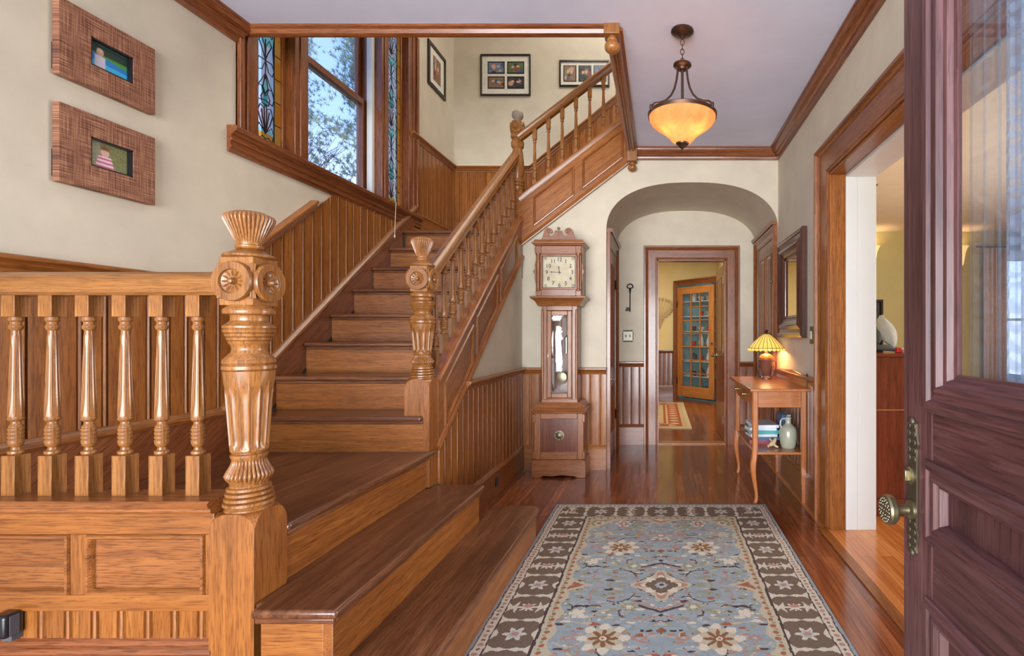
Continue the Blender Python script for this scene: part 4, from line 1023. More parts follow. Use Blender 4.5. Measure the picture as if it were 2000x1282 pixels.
cbox(m, -w, -0.156, 0.004, 0.15, 0.545); cbox(m, 0.156, w, 0.004, 0.15, 0.545); cbox(m, -0.156, 0.156, 0.004, 0.15, 0.215, 'x'); cbox(m, -0.156, 0.156, 0.004, 0.492, 0.545, 'x')
for q in (-1, 1):
    for zz in (0.19, 0.50):
        m.box(CX+q*w-0.012, CX+q*w+0.012, CF-0.004, CF+0.03, zz-0.035, zz+0.035)
m.build('base_case', CLOCKW, ck, bevel=0.004)
m = MB(); m.box(CX-0.158, CX+0.158, CF+0.012, CF+0.03, 0.213, 0.494); bp = m.build('base_panel', BURL, ck)
m = MB(); m.lathe([(0, 0.042), (-0.003, 0.042), (-0.004, 0.034), (-0.002, 0.03), (-0.004, 0.024), (-0.008, 0.015), (-0.010, 0.006), (-0.010, 0)], (CX, CF+0.012, 0.352), 32, axis='y')
for k in range(8): a = k*PI/4; m.lathe([(0, 0.007), (-0.003, 0.005), (-0.004, 0)], (CX+0.033*math.cos(a), CF+0.010, 0.352+0.033*math.sin(a)), 10, axis='y')
m.build('brass_rosette', DBRASS, bp)
def moulding(name, prof, w, z, mat=CLOCKW):
    """profile (out, up) run round front and both sides."""
    m = MB(); m.sweep([(CX-w, CB, z), (CX-w, CF, z), (CX+w, CF, z), (CX+w, CB, z)], (0, 0, 1), [(a, b) for a, b in prof], flip=False if Vector((0, 0, 1)).cross(Vector((0, -1, 0))).x < 0 else True)
    return m.build(name, mat, ck)
# outward is away from the case: check sign by construction (n x d for d=-y gives +x, so flip)
moulding('base_moulding', [(-0.02, 0), (0.012, 0), (0.018, 0.008), (0.012, 0.016), (0.026, 0.024), (0.03, 0.036), (0.02, 0.044), (0.006, 0.05), (-0.004, 0.07), (-0.02, 0.088), (-0.036, 0.096), (-0.06, 0.098), (-0.06, 0)], 0.205, 0.54)
m = MB(); w = 0.15; F = 0.03           # waist
cbox(m, -w, -0.107, F, 0.62, 1.45); cbox(m, 0.107, w, F, 0.62, 1.45); cbox(m, -0.107, 0.107, F, 0.62, 0.665, 'x'); cbox(m, -0.107, 0.107, F, 1.41, 1.45, 'x'); m.box(CX-0.11, CX+0.11, CB-0.02, CB, 0.62, 1.45)
for q in (-1, 1): m.lathe([(0.66, 0.010), (0.70, 0.012), (1.38, 0.012), (1.42, 0.010)], (CX+q*(w-0.006), CF+F+0.004, 0), 16)
m.box(CX-w-0.004, CX+w+0.004, CF+F-0.006, CF+F+0.02, 0.628, 0.655, 'x')
m.build('waist_case', CLOCKW, ck, bevel=0.003)
m = MB(); D = CF+F-0.008               # waist door
m.box(CX-0.104, CX-0.068, D, D+0.018, 0.668, 1.407); m.box(CX+0.068, CX+0.104, D, D+0.018, 0.668, 1.407); m.box(CX-0.068, CX+0.068, D, D+0.018, 0.668, 0.708, 'x'); m.box(CX-0.068, CX+0.068, D, D+0.018, 1.367, 1.407, 'x')
wd = m.build('waist_door', OAK, ck, bevel=0.004)
m = MB(); m.box(CX-0.070, CX+0.070, D+0.009, D+0.012, 0.705, 1.37); m.build('glass', GLASS, wd)
m = MB(); m.box(CX-0.099, CX-0.093, D-0.004, D, 1.01, 1.04); m.lathe([(0, 0.008), (-0.003, 0.006), (-0.004, 0)], (CX-0.096, D, 1.025), 12, axis='y'); m.build('escutcheon', BRASS, wd)
m = MB(); m.tube([(CX+0.005, CF+0.10, 1.40), (CX+0.005, CF+0.10, 0.84)], 0.003, 8); m.lathe([(-0.006, 0), (-0.006, 0.02), (-0.002, 0.042), (0.002, 0.042), (0.006, 0.02), (0.006, 0)], (CX+0.005, CF+0.10, 0.838), 28, axis='y'); m.build('pendulum', BRASS, ck)
m = MB()
for q in (-0.035, 0.04): m.tube([(CX+q, CF+0.13, 1.40), (CX+q, CF+0.13, 1.2)], 0.002, 6); m.lathe([(1.0+0.04*(q > 0), 0.0), (1.002+0.04*(q > 0), 0.017), (1.18, 0.017), (1.2, 0.004)], (CX+q, CF+0.13, 0), 16)
m.build('clock_weight', STEEL, ck)
moulding('hood_support_moulding', [(-0.02, 0), (0.006, 0), (0.012, 0.012), (0.020, 0.030), (0.036, 0.048), (0.052, 0.058), (0.060, 0.066), (0.062, 0.078), (0.03, 0.084), (-0.05, 0.084)], 0.17, 1.446)
# hood
hd = []
m = MB(); w = 0.19; HF = -0.012
cbox(m, -w, -0.146, HF, 1.53, 1.95); cbox(m, 0.146, w, HF, 1.53, 1.95); cbox(m, -0.146, 0.146, HF, 1.53, 1.592, 'x'); cbox(m, -0.146, 0.146, HF, 1.874, 1.95, 'x')
m.box(CX-w, CX+w, CB-0.02, CB, 1.53, 1.95)
for q in (-1, 1):                      # corner columns and shaped side brackets
    m.lathe([(1.57, 0.016), (1.585, 0.018), (1.59, 0.012), (1.62, 0.013), (1.72, 0.015), (1.86, 0.012), (1.87, 0.017), (1.89, 0.018)], (CX+q*(w-0.022), CF+HF-0.008, 0), 18)
    o = CX+q*w
    m.prism([(o, CF, 1.545), (o+q*0.006, CF, 1.56), (o+q*0.002, CF, 1.60), (o+q*0.006, CF, 1.64), (o+q*0.014, CF, 1.68), (o+q*0.012, CF, 1.71), (o+q*0.026, CF, 1.73), (o+q*0.026, CF, 1.74), (o+q*0.012, CF, 1.76), (o+q*0.014, CF, 1.79), (o+q*0.004, CF, 1.83), (o+q*0.002, CF, 1.87), (o+q*0.014, CF, 1.90), (o+q*0.016, CF, 1.94), (o, CF, 1.945)], (0, 0.03, 0))
hood = m.build('hood', CLOCKW, ck, bevel=0.003)
m = MB(); Y = CF+HF
m.sweep([(CX-0.146, Y, 1.592), (CX+0.146, Y, 1.592), (CX+0.146, Y, 1.874), (CX-0.146, Y, 1.874)], (0, -1, 0), [(-0.01, -0.004), (-0.01, 0.004), (-0.004, 0.006), (0.006, 0.004), (0.010, -0.006), (0, -0.01)], closed=True, flip=Vector((0, -1, 0)).cross(Vector((1, 0, 0))).z < 0)
m.build('dial_surround', OAKR, hood)
m = MB(); m.box(CX-0.15, CX+0.15, CF+0.03, CF+0.036, 1.585, 1.88); dial = m.build('dial', DIAL, hood)
m = MB(); m.box(CX-0.142, CX+0.142, CF+HF+0.006, CF+HF+0.009, 1.597, 1.870); m.build('dial_glass', GLASS, hood)
def text_mesh(specs, name, mat, parent):
    """specs: (string, size, location, rotation matrix) joined into one mesh."""
    vs, fs = [], []
    for body, size, loc, rot in specs:
        c = bpy.data.curves.new('t', 'FONT'); c.body = body; c.size = size; c.align_x = 'CENTER'; c.align_y = 'CENTER'; c.extrude = 0.0008; c.offset = size*0.012
        o = bpy.data.objects.new('t', c); me = bpy.data.meshes.new_from_object(o); k = len(vs)
        vs += [tuple(rot @ v.co + Vector(loc)) for v in me.vertices]; fs += [[i+k for i in p.vertices] for p in me.polygons]
        bpy.data.objects.remove(o); bpy.data.curves.remove(c); bpy.data.meshes.remove(me)
    m = MB(); m.add(vs, fs); return m.build(name, mat, parent)
RXm = Matrix.Rotation(PI/2, 3, 'X'); DC = (CX, CF+0.028, 1.732)
for k in range(1, 13): text_mesh([(str(k), 0.046, (DC[0]+0.108*math.sin(k*PI/6), DC[1], DC[2]+0.108*math.cos(k*PI/6)), RXm)], 'numeral', IRON, dial)
m = MB()
def hand(ang, L, w):
    d = Vector((math.sin(ang), 0, math.cos(ang))); p = Vector((math.cos(ang), 0, -math.sin(ang))); c = Vector((DC[0], DC[1]-0.006, DC[2]))
    m.prism([c-d*0.015-p*w*0.4, c-d*0.015+p*w*0.4, c+d*L*0.7+p*w*0.3, c+d*L*0.72+p*w, c+d*L, c+d*L*0.72-p*w, c+d*L*0.7-p*w*0.3], (0, -0.001, 0))
hand(math.radians(272), 0.085, 0.006); hand(math.radians(-8), 0.055, 0.007)
m.lathe([(0, 0.007), (-0.006, 0.005), (-0.007, 0)], (DC[0], DC[1]-0.002, DC[2]), 14, axis='y'); m.build('hands', IRON, dial)
m = MB()
for q in (-1, 1):
    for zz in (1.618, 1.848): m = MB(); m.tube([(CX+q*(0.116+0.014*math.cos(a)*(1-a/12)), CF+0.027, zz+0.014*math.sin(a)*(1-a/12)) for a in [i*0.6 for i in range(14)]], 0.002, 5); m.build('spandrel_scroll', DBRASS, dial)
moulding('hood_cornice', [(-0.03, 0), (0.002, 0), (0.006, 0.010), (0.018, 0.016), (0.022, 0.026), (0.034, 0.030), (0.034, 0.040), (0.02, 0.044), (0.014, 0.062), (-0.03, 0.062)], 0.19, 1.94)
m = MB()                               # swan neck pediment
PZ0 = 1.99
left = []
def sc(u, v): return (CX+u, CF-0.014, PZ0+v)
half = [(0.0, 0.0), (0.17, 0.0), (0.17, 0.008), (0.150, 0.012), (0.136, 0.030), (0.128, 0.060), (0.122, 0.084), (0.108, 0.104), (0.088, 0.112), (0.066, 0.108), (0.052, 0.094), (0.050, 0.076), (0.062, 0.066), (0.078, 0.070), (0.080, 0.060), (0.074, 0.048), (0.060, 0.042), (0.044, 0.046), (0.034, 0.060), (0.030, 0.082), (0.024, 0.084), (0.0, 0.084)]
for q in (-1, 1): m.prism([sc(q*u, v) for u, v in half], (0, 0.02, 0), 'x')
for q in (-1, 1):
    m.tube([(CX+q*(0.087+0.022*math.cos(a)*(1-a/11)), CF-0.016, PZ0+0.088+0.022*math.sin(a)*(1-a/11)) for a in [i*0.5+0.4 for i in range(16)]], 0.0035, 6)
m.box(CX-0.03, CX+0.03, CF-0.018, CF+0.01, PZ0+0.078, PZ0+0.088)
m.build('pediment', CLOCKW, ck, bevel=0.002)
m = MB(); m.lathe([(0, 0.006), (0.006, 0.008), (0.010, 0.004), (0.014, 0.010), (0.022, 0.014), (0.032, 0.012), (0.038, 0.004), (0.042, 0.002), (0.043, 0)], (CX, CF, PZ0+0.086), 18); m.build('finial', STEEL, ck)

# ------------------------------------------------------------------ console table
tb = thing('console_table', 'narrow honey oak console table with curved legs and low shelf along the right wall', 'table', (0.84, 4.07, 0))
TX0, TX1, TY0, TY1, TZ = 0.62, 1.045, 3.53, 4.60, 0.83
m = MB(); m.box(TX0, TX1, TY0, TY1, TZ-0.022, TZ, 'y'); m.build('table_top', TABLEW, tb, bevel=0.006, seg=3)
m = MB(); m.prism([(TX1-0.012, TY0+0.01, TZ), (TX1-0.012, TY0+0.01, TZ+0.03), (TX1-0.012, TY0+0.06, TZ+0.055), (TX1-0.012, TY0+0.25, TZ+0.085), (TX1-0.012, TY0+0.5, TZ+0.10), (TX1-0.012, TY1-0.3, TZ+0.085), (TX1-0.012, TY1-0.02, TZ+0.05), (TX1-0.012, TY1-0.02, TZ)], (0.016, 0, 0), 'y')
m.build('back_rail', TABLEW, tb, bevel=0.002)
m = MB(); m.tube([(TX1-0.03, TY0+0.02, TZ), (TX1-0.03, TY0+0.02, TZ+0.09)], 0.006, 10); m.lathe([(TZ+0.085, 0.004), (TZ+0.09, 0.009), (TZ+0.10, 0.006), (TZ+0.104, 0)], (TX1-0.03, TY0+0.02, 0), 12); m.build('gallery_post', BRONZE, tb)
m = MB(); LX0, LX1, LY0, LY1 = 0.675, 1.02, 3.655, 4.48; h = 0.02
m.box(LX0+h, LX1-h, LY0-0.014, LY0+0.006, 0.685, 0.808, 'x'); m.box(LX0+h, LX1-h, LY1-0.006, LY1+0.014, 0.685, 0.808, 'x'); m.box(LX1-0.006, LX1+0.014, LY0+h, LY1-h, 0.685, 0.808, 'y')
m.build('apron', TABLEW, tb, bevel=0.002)
m = MB(); n = 14                         # bowed drawer front on the hall side
pts = [(LX0+0.01, LY0+h, 0.70)] + [(LX0-0.014-0.02*math.sin(PI*i/n), LY0+h+(LY1-LY0-2*h)*i/n, 0.70) for i in range(n+1)] + [(LX0+0.01, LY1-h, 0.70)]
m.prism(pts, (0, 0, 0.106), 'y'); dr = m.build('drawer', TABLEW, tb, bevel=0.003)
m = MB()
for yy in (3.88, 4.26): m = MB(); m.lathe([(0, 0.009), (0.012, 0.007), (0.018, 0.013), (0.026, 0.012), (0.028, 0)], (LX0-0.03, yy, 0.755), 16, axis='-x'); m.build('knob', BRASS, dr)
def leg(x, y, cab, sx=-1):
    m = MB()
    if cab:
        P = [(0.808, 0, 0.0215), (0.70, 0, 0.0215), (0.60, 0.0, 0.021), (0.50, -0.001, 0.020), (0.40, 0.0, 0.0195), (0.34, 0.006, 0.020), (0.29, 0.014, 0.021), (0.24, 0.015, 0.019), (0.18, 0.008, 0.016), (0.12, -0.002, 0.0135), (0.07, -0.009, 0.011), (0.035, -0.010, 0.011), (0.015, -0.004, 0.013), (0.0, -0.002, 0.013)]
        n = len(P); v = []
        for z, o, r in P:
            ox = x+sx*o; oy = y-o*0.3
            c = r*0.35
            v += [(ox-r+c, oy-r, z), (ox+r-c, oy-r, z), (ox+r, oy-r+c, z), (ox+r, oy+r-c, z), (ox+r-c, oy+r, z), (ox-r+c, oy+r, z), (ox-r, oy+r-c, z), (ox-r, oy-r+c, z)]
        f = [(i*8+(k+1) % 8, i*8+k, (i+1)*8+k, (i+1)*8+(k+1) % 8) for i in range(n-1) for k in range(8)]
        f += [list(range(8)), [(n-1)*8+k for k in range(7, -1, -1)]]; m.add(v, f)
    else:
        m.box(x-0.019, x+0.019, y-0.019, y+0.019, 0.13, 0.808); m.box(x-0.014, x+0.014, y-0.014, y+0.014, 0.0, 0.131)
    return m.build('leg', TABLEW, tb, bevel=0 if cab else 0.003)
leg(LX0, LY0, True); leg(LX0, LY1, True); leg(LX1, LY0, False); leg(LX1, LY1, False)
m = MB(); m.box(LX0-0.01, LX1+0.015, LY0-0.01, LY1+0.01, 0.348, 0.366, 'y'); m.build('shelf', TABLEW, tb, bevel=0.003)
SZ = 0.366
# stacked magazines and books on the shelf
cols_ = [((0.35, 0.04, 0.05), 'thick red-edged book at the bottom of the stack on the table shelf'), ((0.08, 0.16, 0.30), 'navy blue book second from the bottom on the table shelf'), ((0.70, 0.72, 0.78), 'pale lilac magazine in the middle of the table shelf stack'),
         ((0.10, 0.42, 0.40), 'teal covered magazine near the top of the table shelf stack'), ((0.62, 0.70, 0.85), 'light blue magazine directly under the topmost one on the table shelf'), ((0.80, 0.80, 0.84), 'white magazine lying topmost on the table shelf stack')]
z = SZ
for i, (c, lb) in enumerate(cols_):
    th = [0.030, 0.026, 0.020, 0.030, 0.018, 0.022][i]; a = [-0.12, 0.10, -0.05, 0.16, -0.1, 0.05][i]
    t = thing('book' if i < 2 else 'magazine', lb, 'book' if i < 2 else 'magazine', (0.80, 4.05, z), 'books and magazines stacked on the table shelf')
    R_ = Matrix.Rotation(a, 3, 'Z')
    def bx(m, x0, x1, y0, y1, z0, z1):
        v = [(R_ @ Vector((x, y, 0)))+Vector((0.80, 4.05, zz)) for zz in (z0, z1) for y in (y0, y1) for x in (x0, x1)]
        m.add(v, [(0, 2, 3, 1), (4, 5, 7, 6), (0, 1, 5, 4), (2, 6, 7, 3), (0, 4, 6, 2), (1, 3, 7, 5)])
    m = MB(); bx(m, -0.096, 0.096, -0.133, 0.128, z+0.003, z+th-0.003); m.build('pages', PAPER, t)
    m = MB(); m.c = []; bx(m, -0.1, 0.1, -0.138, 0.132, z, z+0.003); bx(m, -0.1, 0.1, -0.138, 0.132, z+th-0.003, z+th); bx(m, -0.1, 0.1, -0.138, -0.133, z+0.003, z+th-0.003)
    m.c = [c]*len(m.f); m.build('cover', BOOKM, t); z += th
for i, (c, lb) in enumerate([((0.07, 0.15, 0.34), 'dark blue book standing upright behind the stoneware jug'), ((0.45, 0.58, 0.78), 'pale blue book standing upright behind the stoneware jug, next to the darker one')]):
    x0 = 0.935+0.036*i; t = thing('book', lb, 'book', (x0, 4.02, SZ), 'upright blue books on the table shelf')
    m = MB(); m.box(x0+0.003, x0+0.029, 3.95, 4.128, SZ+0.004, SZ+0.216); m.build('pages', PAPER, t)
    m = MB(); m.c = []; m.box(x0, x0+0.003, 3.945, 4.13, SZ, SZ+0.22); m.box(x0+0.029, x0+0.032, 3.945, 4.13, SZ, SZ+0.22); m.box(x0, x0+0.032, 3.942, 3.946, SZ, SZ+0.22); m.c = [c]*len(m.f); m.build('cover', BOOKM, t)
# stoneware jug
jg = thing('jug', 'pale grey-green stoneware jug with a loop handle on the table shelf', 'jug', (0.945, 3.79, SZ))
m = MB(); m.lathe([(0.004, 0.040), (0, 0.046), (0.008, 0.052), (0.04, 0.060), (0.09, 0.0645), (0.13, 0.062), (0.155, 0.052), (0.17, 0.036), (0.178, 0.024), (0.19, 0.0205), (0.215, 0.022), (0.222, 0.025), (0.228, 0.024), (0.228, 0.017), (0.19, 0.014)], (0.945, 3.79, SZ), 40); m.build('jug_body', STONE, jg, sharp=50)
m = MB(); m.tube([(0.925, 3.79, SZ+0.215), (0.900, 3.785, SZ+0.218), (0.886, 3.78, SZ+0.200), (0.884, 3.78, SZ+0.172), (0.895, 3.783, SZ+0.148)], [0.008, 0.0075, 0.007, 0.007, 0.009], 10); m.build('handle', STONE, jg)
# carved pale figure lying beside the jug
m = MB(); sgx = (0.835, 3.80, SZ)
m.tube([(0.80, 3.77, SZ+0.022), (0.825, 3.785, SZ+0.030), (0.845, 3.80, SZ+0.045), (0.862, 3.812, SZ+0.072)], [0.012, 0.020, 0.016, 0.008], 12)
m.tube([(0.80, 3.77, SZ+0.02), (0.79, 3.762, SZ+0.018)], [0.010, 0.014], 12)
m.tube([(0.835, 3.79, SZ+0.03), (0.852, 3.775, SZ+0.012), (0.87, 3.765, SZ+0.010)], [0.012, 0.009, 0.009], 10)
m.tube([(0.838, 3.80, SZ+0.04), (0.822, 3.82, SZ+0.05), (0.815, 3.83, SZ+0.066)], [0.010, 0.008, 0.005], 10)
tag(m.build('driftwood_piece', BONE, None, subsurf=1), 'small knobbly piece of pale driftwood in front of the magazines, left of the jug', 'driftwood')

# ------------------------------------------------------------------ table lamp
LX, LY = 0.905, 4.38
lm = thing('table_lamp', 'lit table lamp with ribbed amber art glass shade and dark urn base', 'table lamp', (LX, LY, TZ))
m = MB(); m.lathe([(0, 0.050), (0.008, 0.050), (0.014, 0.042), (0.022, 0.036), (0.05, 0.042), (0.10, 0.055), (0.150, 0.064), (0.158, 0.068), (0.166, 0.066)], (LX, LY, TZ), 36, cap=True)
m.build('urn_base', BROWNG, lm)
m = MB(); m.lathe([(0.165, 0.060), (0.178, 0.062), (0.196, 0.052), (0.208, 0.034), (0.214, 0.014), (0.25, 0.010), (0.25, 0)], (LX, LY, TZ), 32); m.build('lamp_shoulder', OAKL, lm)
m = MB()
for q in (-1, 1):
    m = MB(); m.tube([(LX+q*0.060, LY, TZ+0.155), (LX+q*0.082, LY, TZ+0.14), (LX+q*0.08, LY, TZ+0.08), (LX+q*0.06, LY, TZ+0.02), (LX+q*0.046, LY, TZ+0.010)], 0.0035, 6); m.build('metal_handle', IRON, lm)
n = 24; prof = [(0.148, 0.244), (0.150, 0.262), (0.120, 0.300), (0.085, 0.335), (0.052, 0.365), (0.030, 0.382)]
m = MB(); v = []; f = []
for r_, z_ in prof:
    for k in range(n*2):
        a = PI*k/n; s_ = 1 - (0.022 if k % 2 else 0); dz = -0.010 if (k % 2 == 0 and r_ == 0.148) else 0
        v.append((LX+r_*s_*math.cos(a), LY+r_*s_*math.sin(a), TZ+z_+dz))
for j in range(len(prof)-1):
    for k in range(n*2): f.append((j*2*n+k, j*2*n+(k+1) % (2*n), (j+1)*2*n+(k+1) % (2*n), (j+1)*2*n+k))
m.add(v, f); sh = m.build('lamp_shade', LAMPGL, lm, sharp=10)
m = MB()
for k in range(n):
    a = 2*PI*(k+0.5)/n
    m.tube([(LX+r_*0.985*math.cos(a), LY+r_*0.985*math.sin(a), TZ+z_+0.001) for r_, z_ in prof], 0.0022, 5)
m.tube([(LX+0.151*math.cos(2*PI*k/48), LY+0.151*math.sin(2*PI*k/48), TZ+0.262) for k in range(48)], 0.0025, 5, closed=True)
m.build('lead_rib', DBRASS, sh)
for k in range(n):
    a = 2*PI*(k)/n
    m = MB(); m.lathe([(-0.006, 0.002), (0, 0.009), (0.010, 0.006)], (LX+0.149*math.cos(a), LY+0.149*math.sin(a), TZ+0.246), 6); m.build('shade_jewel', LAMPGL, sh)
m = MB(); m.lathe([(0.380, 0.034), (0.386, 0.030), (0.390, 0.012), (0.396, 0.008), (0.402, 0.014), (0.412, 0.010), (0.418, 0.003), (0.42, 0)], (LX, LY, TZ), 20); m.build('shade_cap', BRONZE, lm)
light('table_lamp_bulb', 'POINT', (LX, LY, TZ+0.285), 9, (1.0, 0.58, 0.22), 0.025, parent=lm)

# ------------------------------------------------------------------ wall mirror
mr = thing('mirror', 'rectangular wall mirror in a deep dark wood frame above the console table', 'mirror', (XR, 4.05, 1.58))
MY0, MY1, MZ0, MZ1 = 3.67, 4.44, 1.18, 1.985
MF = [(0, 0), (0, 0.034), (0.012, 0.042), (0.030, 0.044), (0.040, 0.036), (0.065, 0.034), (0.085, 0.046), (0.10, 0.050), (0.112, 0.040), (0.125, 0.030), (0.15, 0.026), (0.158, 0.018), (0.175, 0.014), (0.175, 0.0)]
m = MB(); m.sweep([(XR-0.002, MY0, MZ0), (XR-0.002, MY1, MZ0), (XR-0.002, MY1, MZ1), (XR-0.002, MY0, MZ1)], (-1, 0, 0), MF, closed=True, flip=Vector((-1, 0, 0)).cross(Vector((0, 1, 0))).z < 0); m.build('frame', FRAMEW, mr)
m = MB(); m.box(XR-0.012, XR-0.008, MY0+0.17, MY1-0.17, MZ0+0.17, MZ1-0.17); m.build('mirror_glass', MIRROR, mr)

# ------------------------------------------------------------------ pendant light
PX_, PY_ = 0.119, 2.79
pd = thing('pendant_lamp', 'lit amber glass bowl pendant hanging on a bronze chain from the ceiling', 'pendant lamp', (PX_, PY_, HC))
m = MB(); m.lathe([(0, 0.061), (-0.008, 0.062), (-0.014, 0.056), (-0.022, 0.045), (-0.030, 0.020), (-0.040, 0.010), (-0.046, 0.006), (-0.046, 0)], (PX_, PY_, HC), 36); m.build('ceiling_canopy', BRONZE, pd)
m = MB(); z = HC-0.05
for k in range(5):
    pts = []
    for i in range(14):
        a = 2*PI*i/14; u, w_ = 0.010*math.cos(a), 0.017*math.sin(a)
        pts.append((PX_+(u if k % 2 == 0 else 0), PY_+(0 if k % 2 == 0 else u), z-0.014+w_))
    m.tube(pts, 0.0022, 6, closed=True); z -= 0.0255
m.build('chain', BRONZE, pd)
m = MB(); m.lathe([(2.692, 0.004), (2.688, 0.02), (2.684, 0.022), (2.676, 0.049), (2.668, 0.050), (2.662, 0.044), (2.655, 0.026), (2.645, 0.024), (2.640, 0.0)], (PX_, PY_, 0), 32); m.build('hub', BRONZE, pd)
m = MB(); RZ, RR = 2.395, 0.183
m.tube([(PX_, PY_, 2.65), (PX_, PY_, 2.36)], 0.0075, 12); m.build('centre_stem', BRONZE, pd)
for k in range(3):
    a = math.radians(-35+120*k); c, s_ = math.cos(a), math.sin(a)
    P = [(0.028, 2.655), (0.030, 2.62), (0.036, 2.58), (0.048, 2.535), (0.068, 2.495), (0.098, 2.462), (0.135, 2.442), (0.165, 2.434), (0.180, 2.42), (0.184, 2.40)]
    m = MB(); m.tube([(PX_+r_*c, PY_+r_*s_, z_) for r_, z_ in P], 0.0058, 8); m.lathe([(-0.010, 0.0), (-0.010, 0.008), (0.016, 0.010), (0.022, 0.006), (0.024, 0)], (PX_+0.186*c, PY_+0.186*s_, 2.40), 12); m.build('arm', BRONZE, pd)
m = MB(); m.lathe([(RZ-0.010, RR+0.003), (RZ+0.006, RR+0.006), (RZ+0.010, RR+0.002), (RZ+0.010, RR-0.006), (RZ-0.008, RR-0.004), (RZ-0.010, RR+0.003)], (PX_, PY_, 0), 64, cap=False); m.build('rim_ring', BRONZE, pd)
m = MB(); m.lathe([(2.398, 0.179), (2.385, 0.181), (2.370, 0.178), (2.352, 0.166), (2.335, 0.146), (2.318, 0.120), (2.302, 0.098), (2.286, 0.080), (2.268, 0.064), (2.252, 0.050), (2.246, 0.030), (2.244, 0.004)], (PX_, PY_, 0), 64, cap=False); m.build('glass_bowl', BOWL, pd, sharp=60)
m = MB(); m.lathe([(2.252, 0.030), (2.246, 0.036), (2.240, 0.034), (2.232, 0.022), (2.222, 0.014), (2.216, 0.006), (2.210, 0.007), (2.204, 0.004), (2.203, 0)], (PX_, PY_, 0), 24); m.build('bowl_finial', BRONZE, pd)
for q in (-1, 1): light('pendant_bulb', 'POINT', (PX_+0.062*q, PY_-0.03, 2.345), 0.65, (1.0, 0.66, 0.36), 0.022, parent=pd)

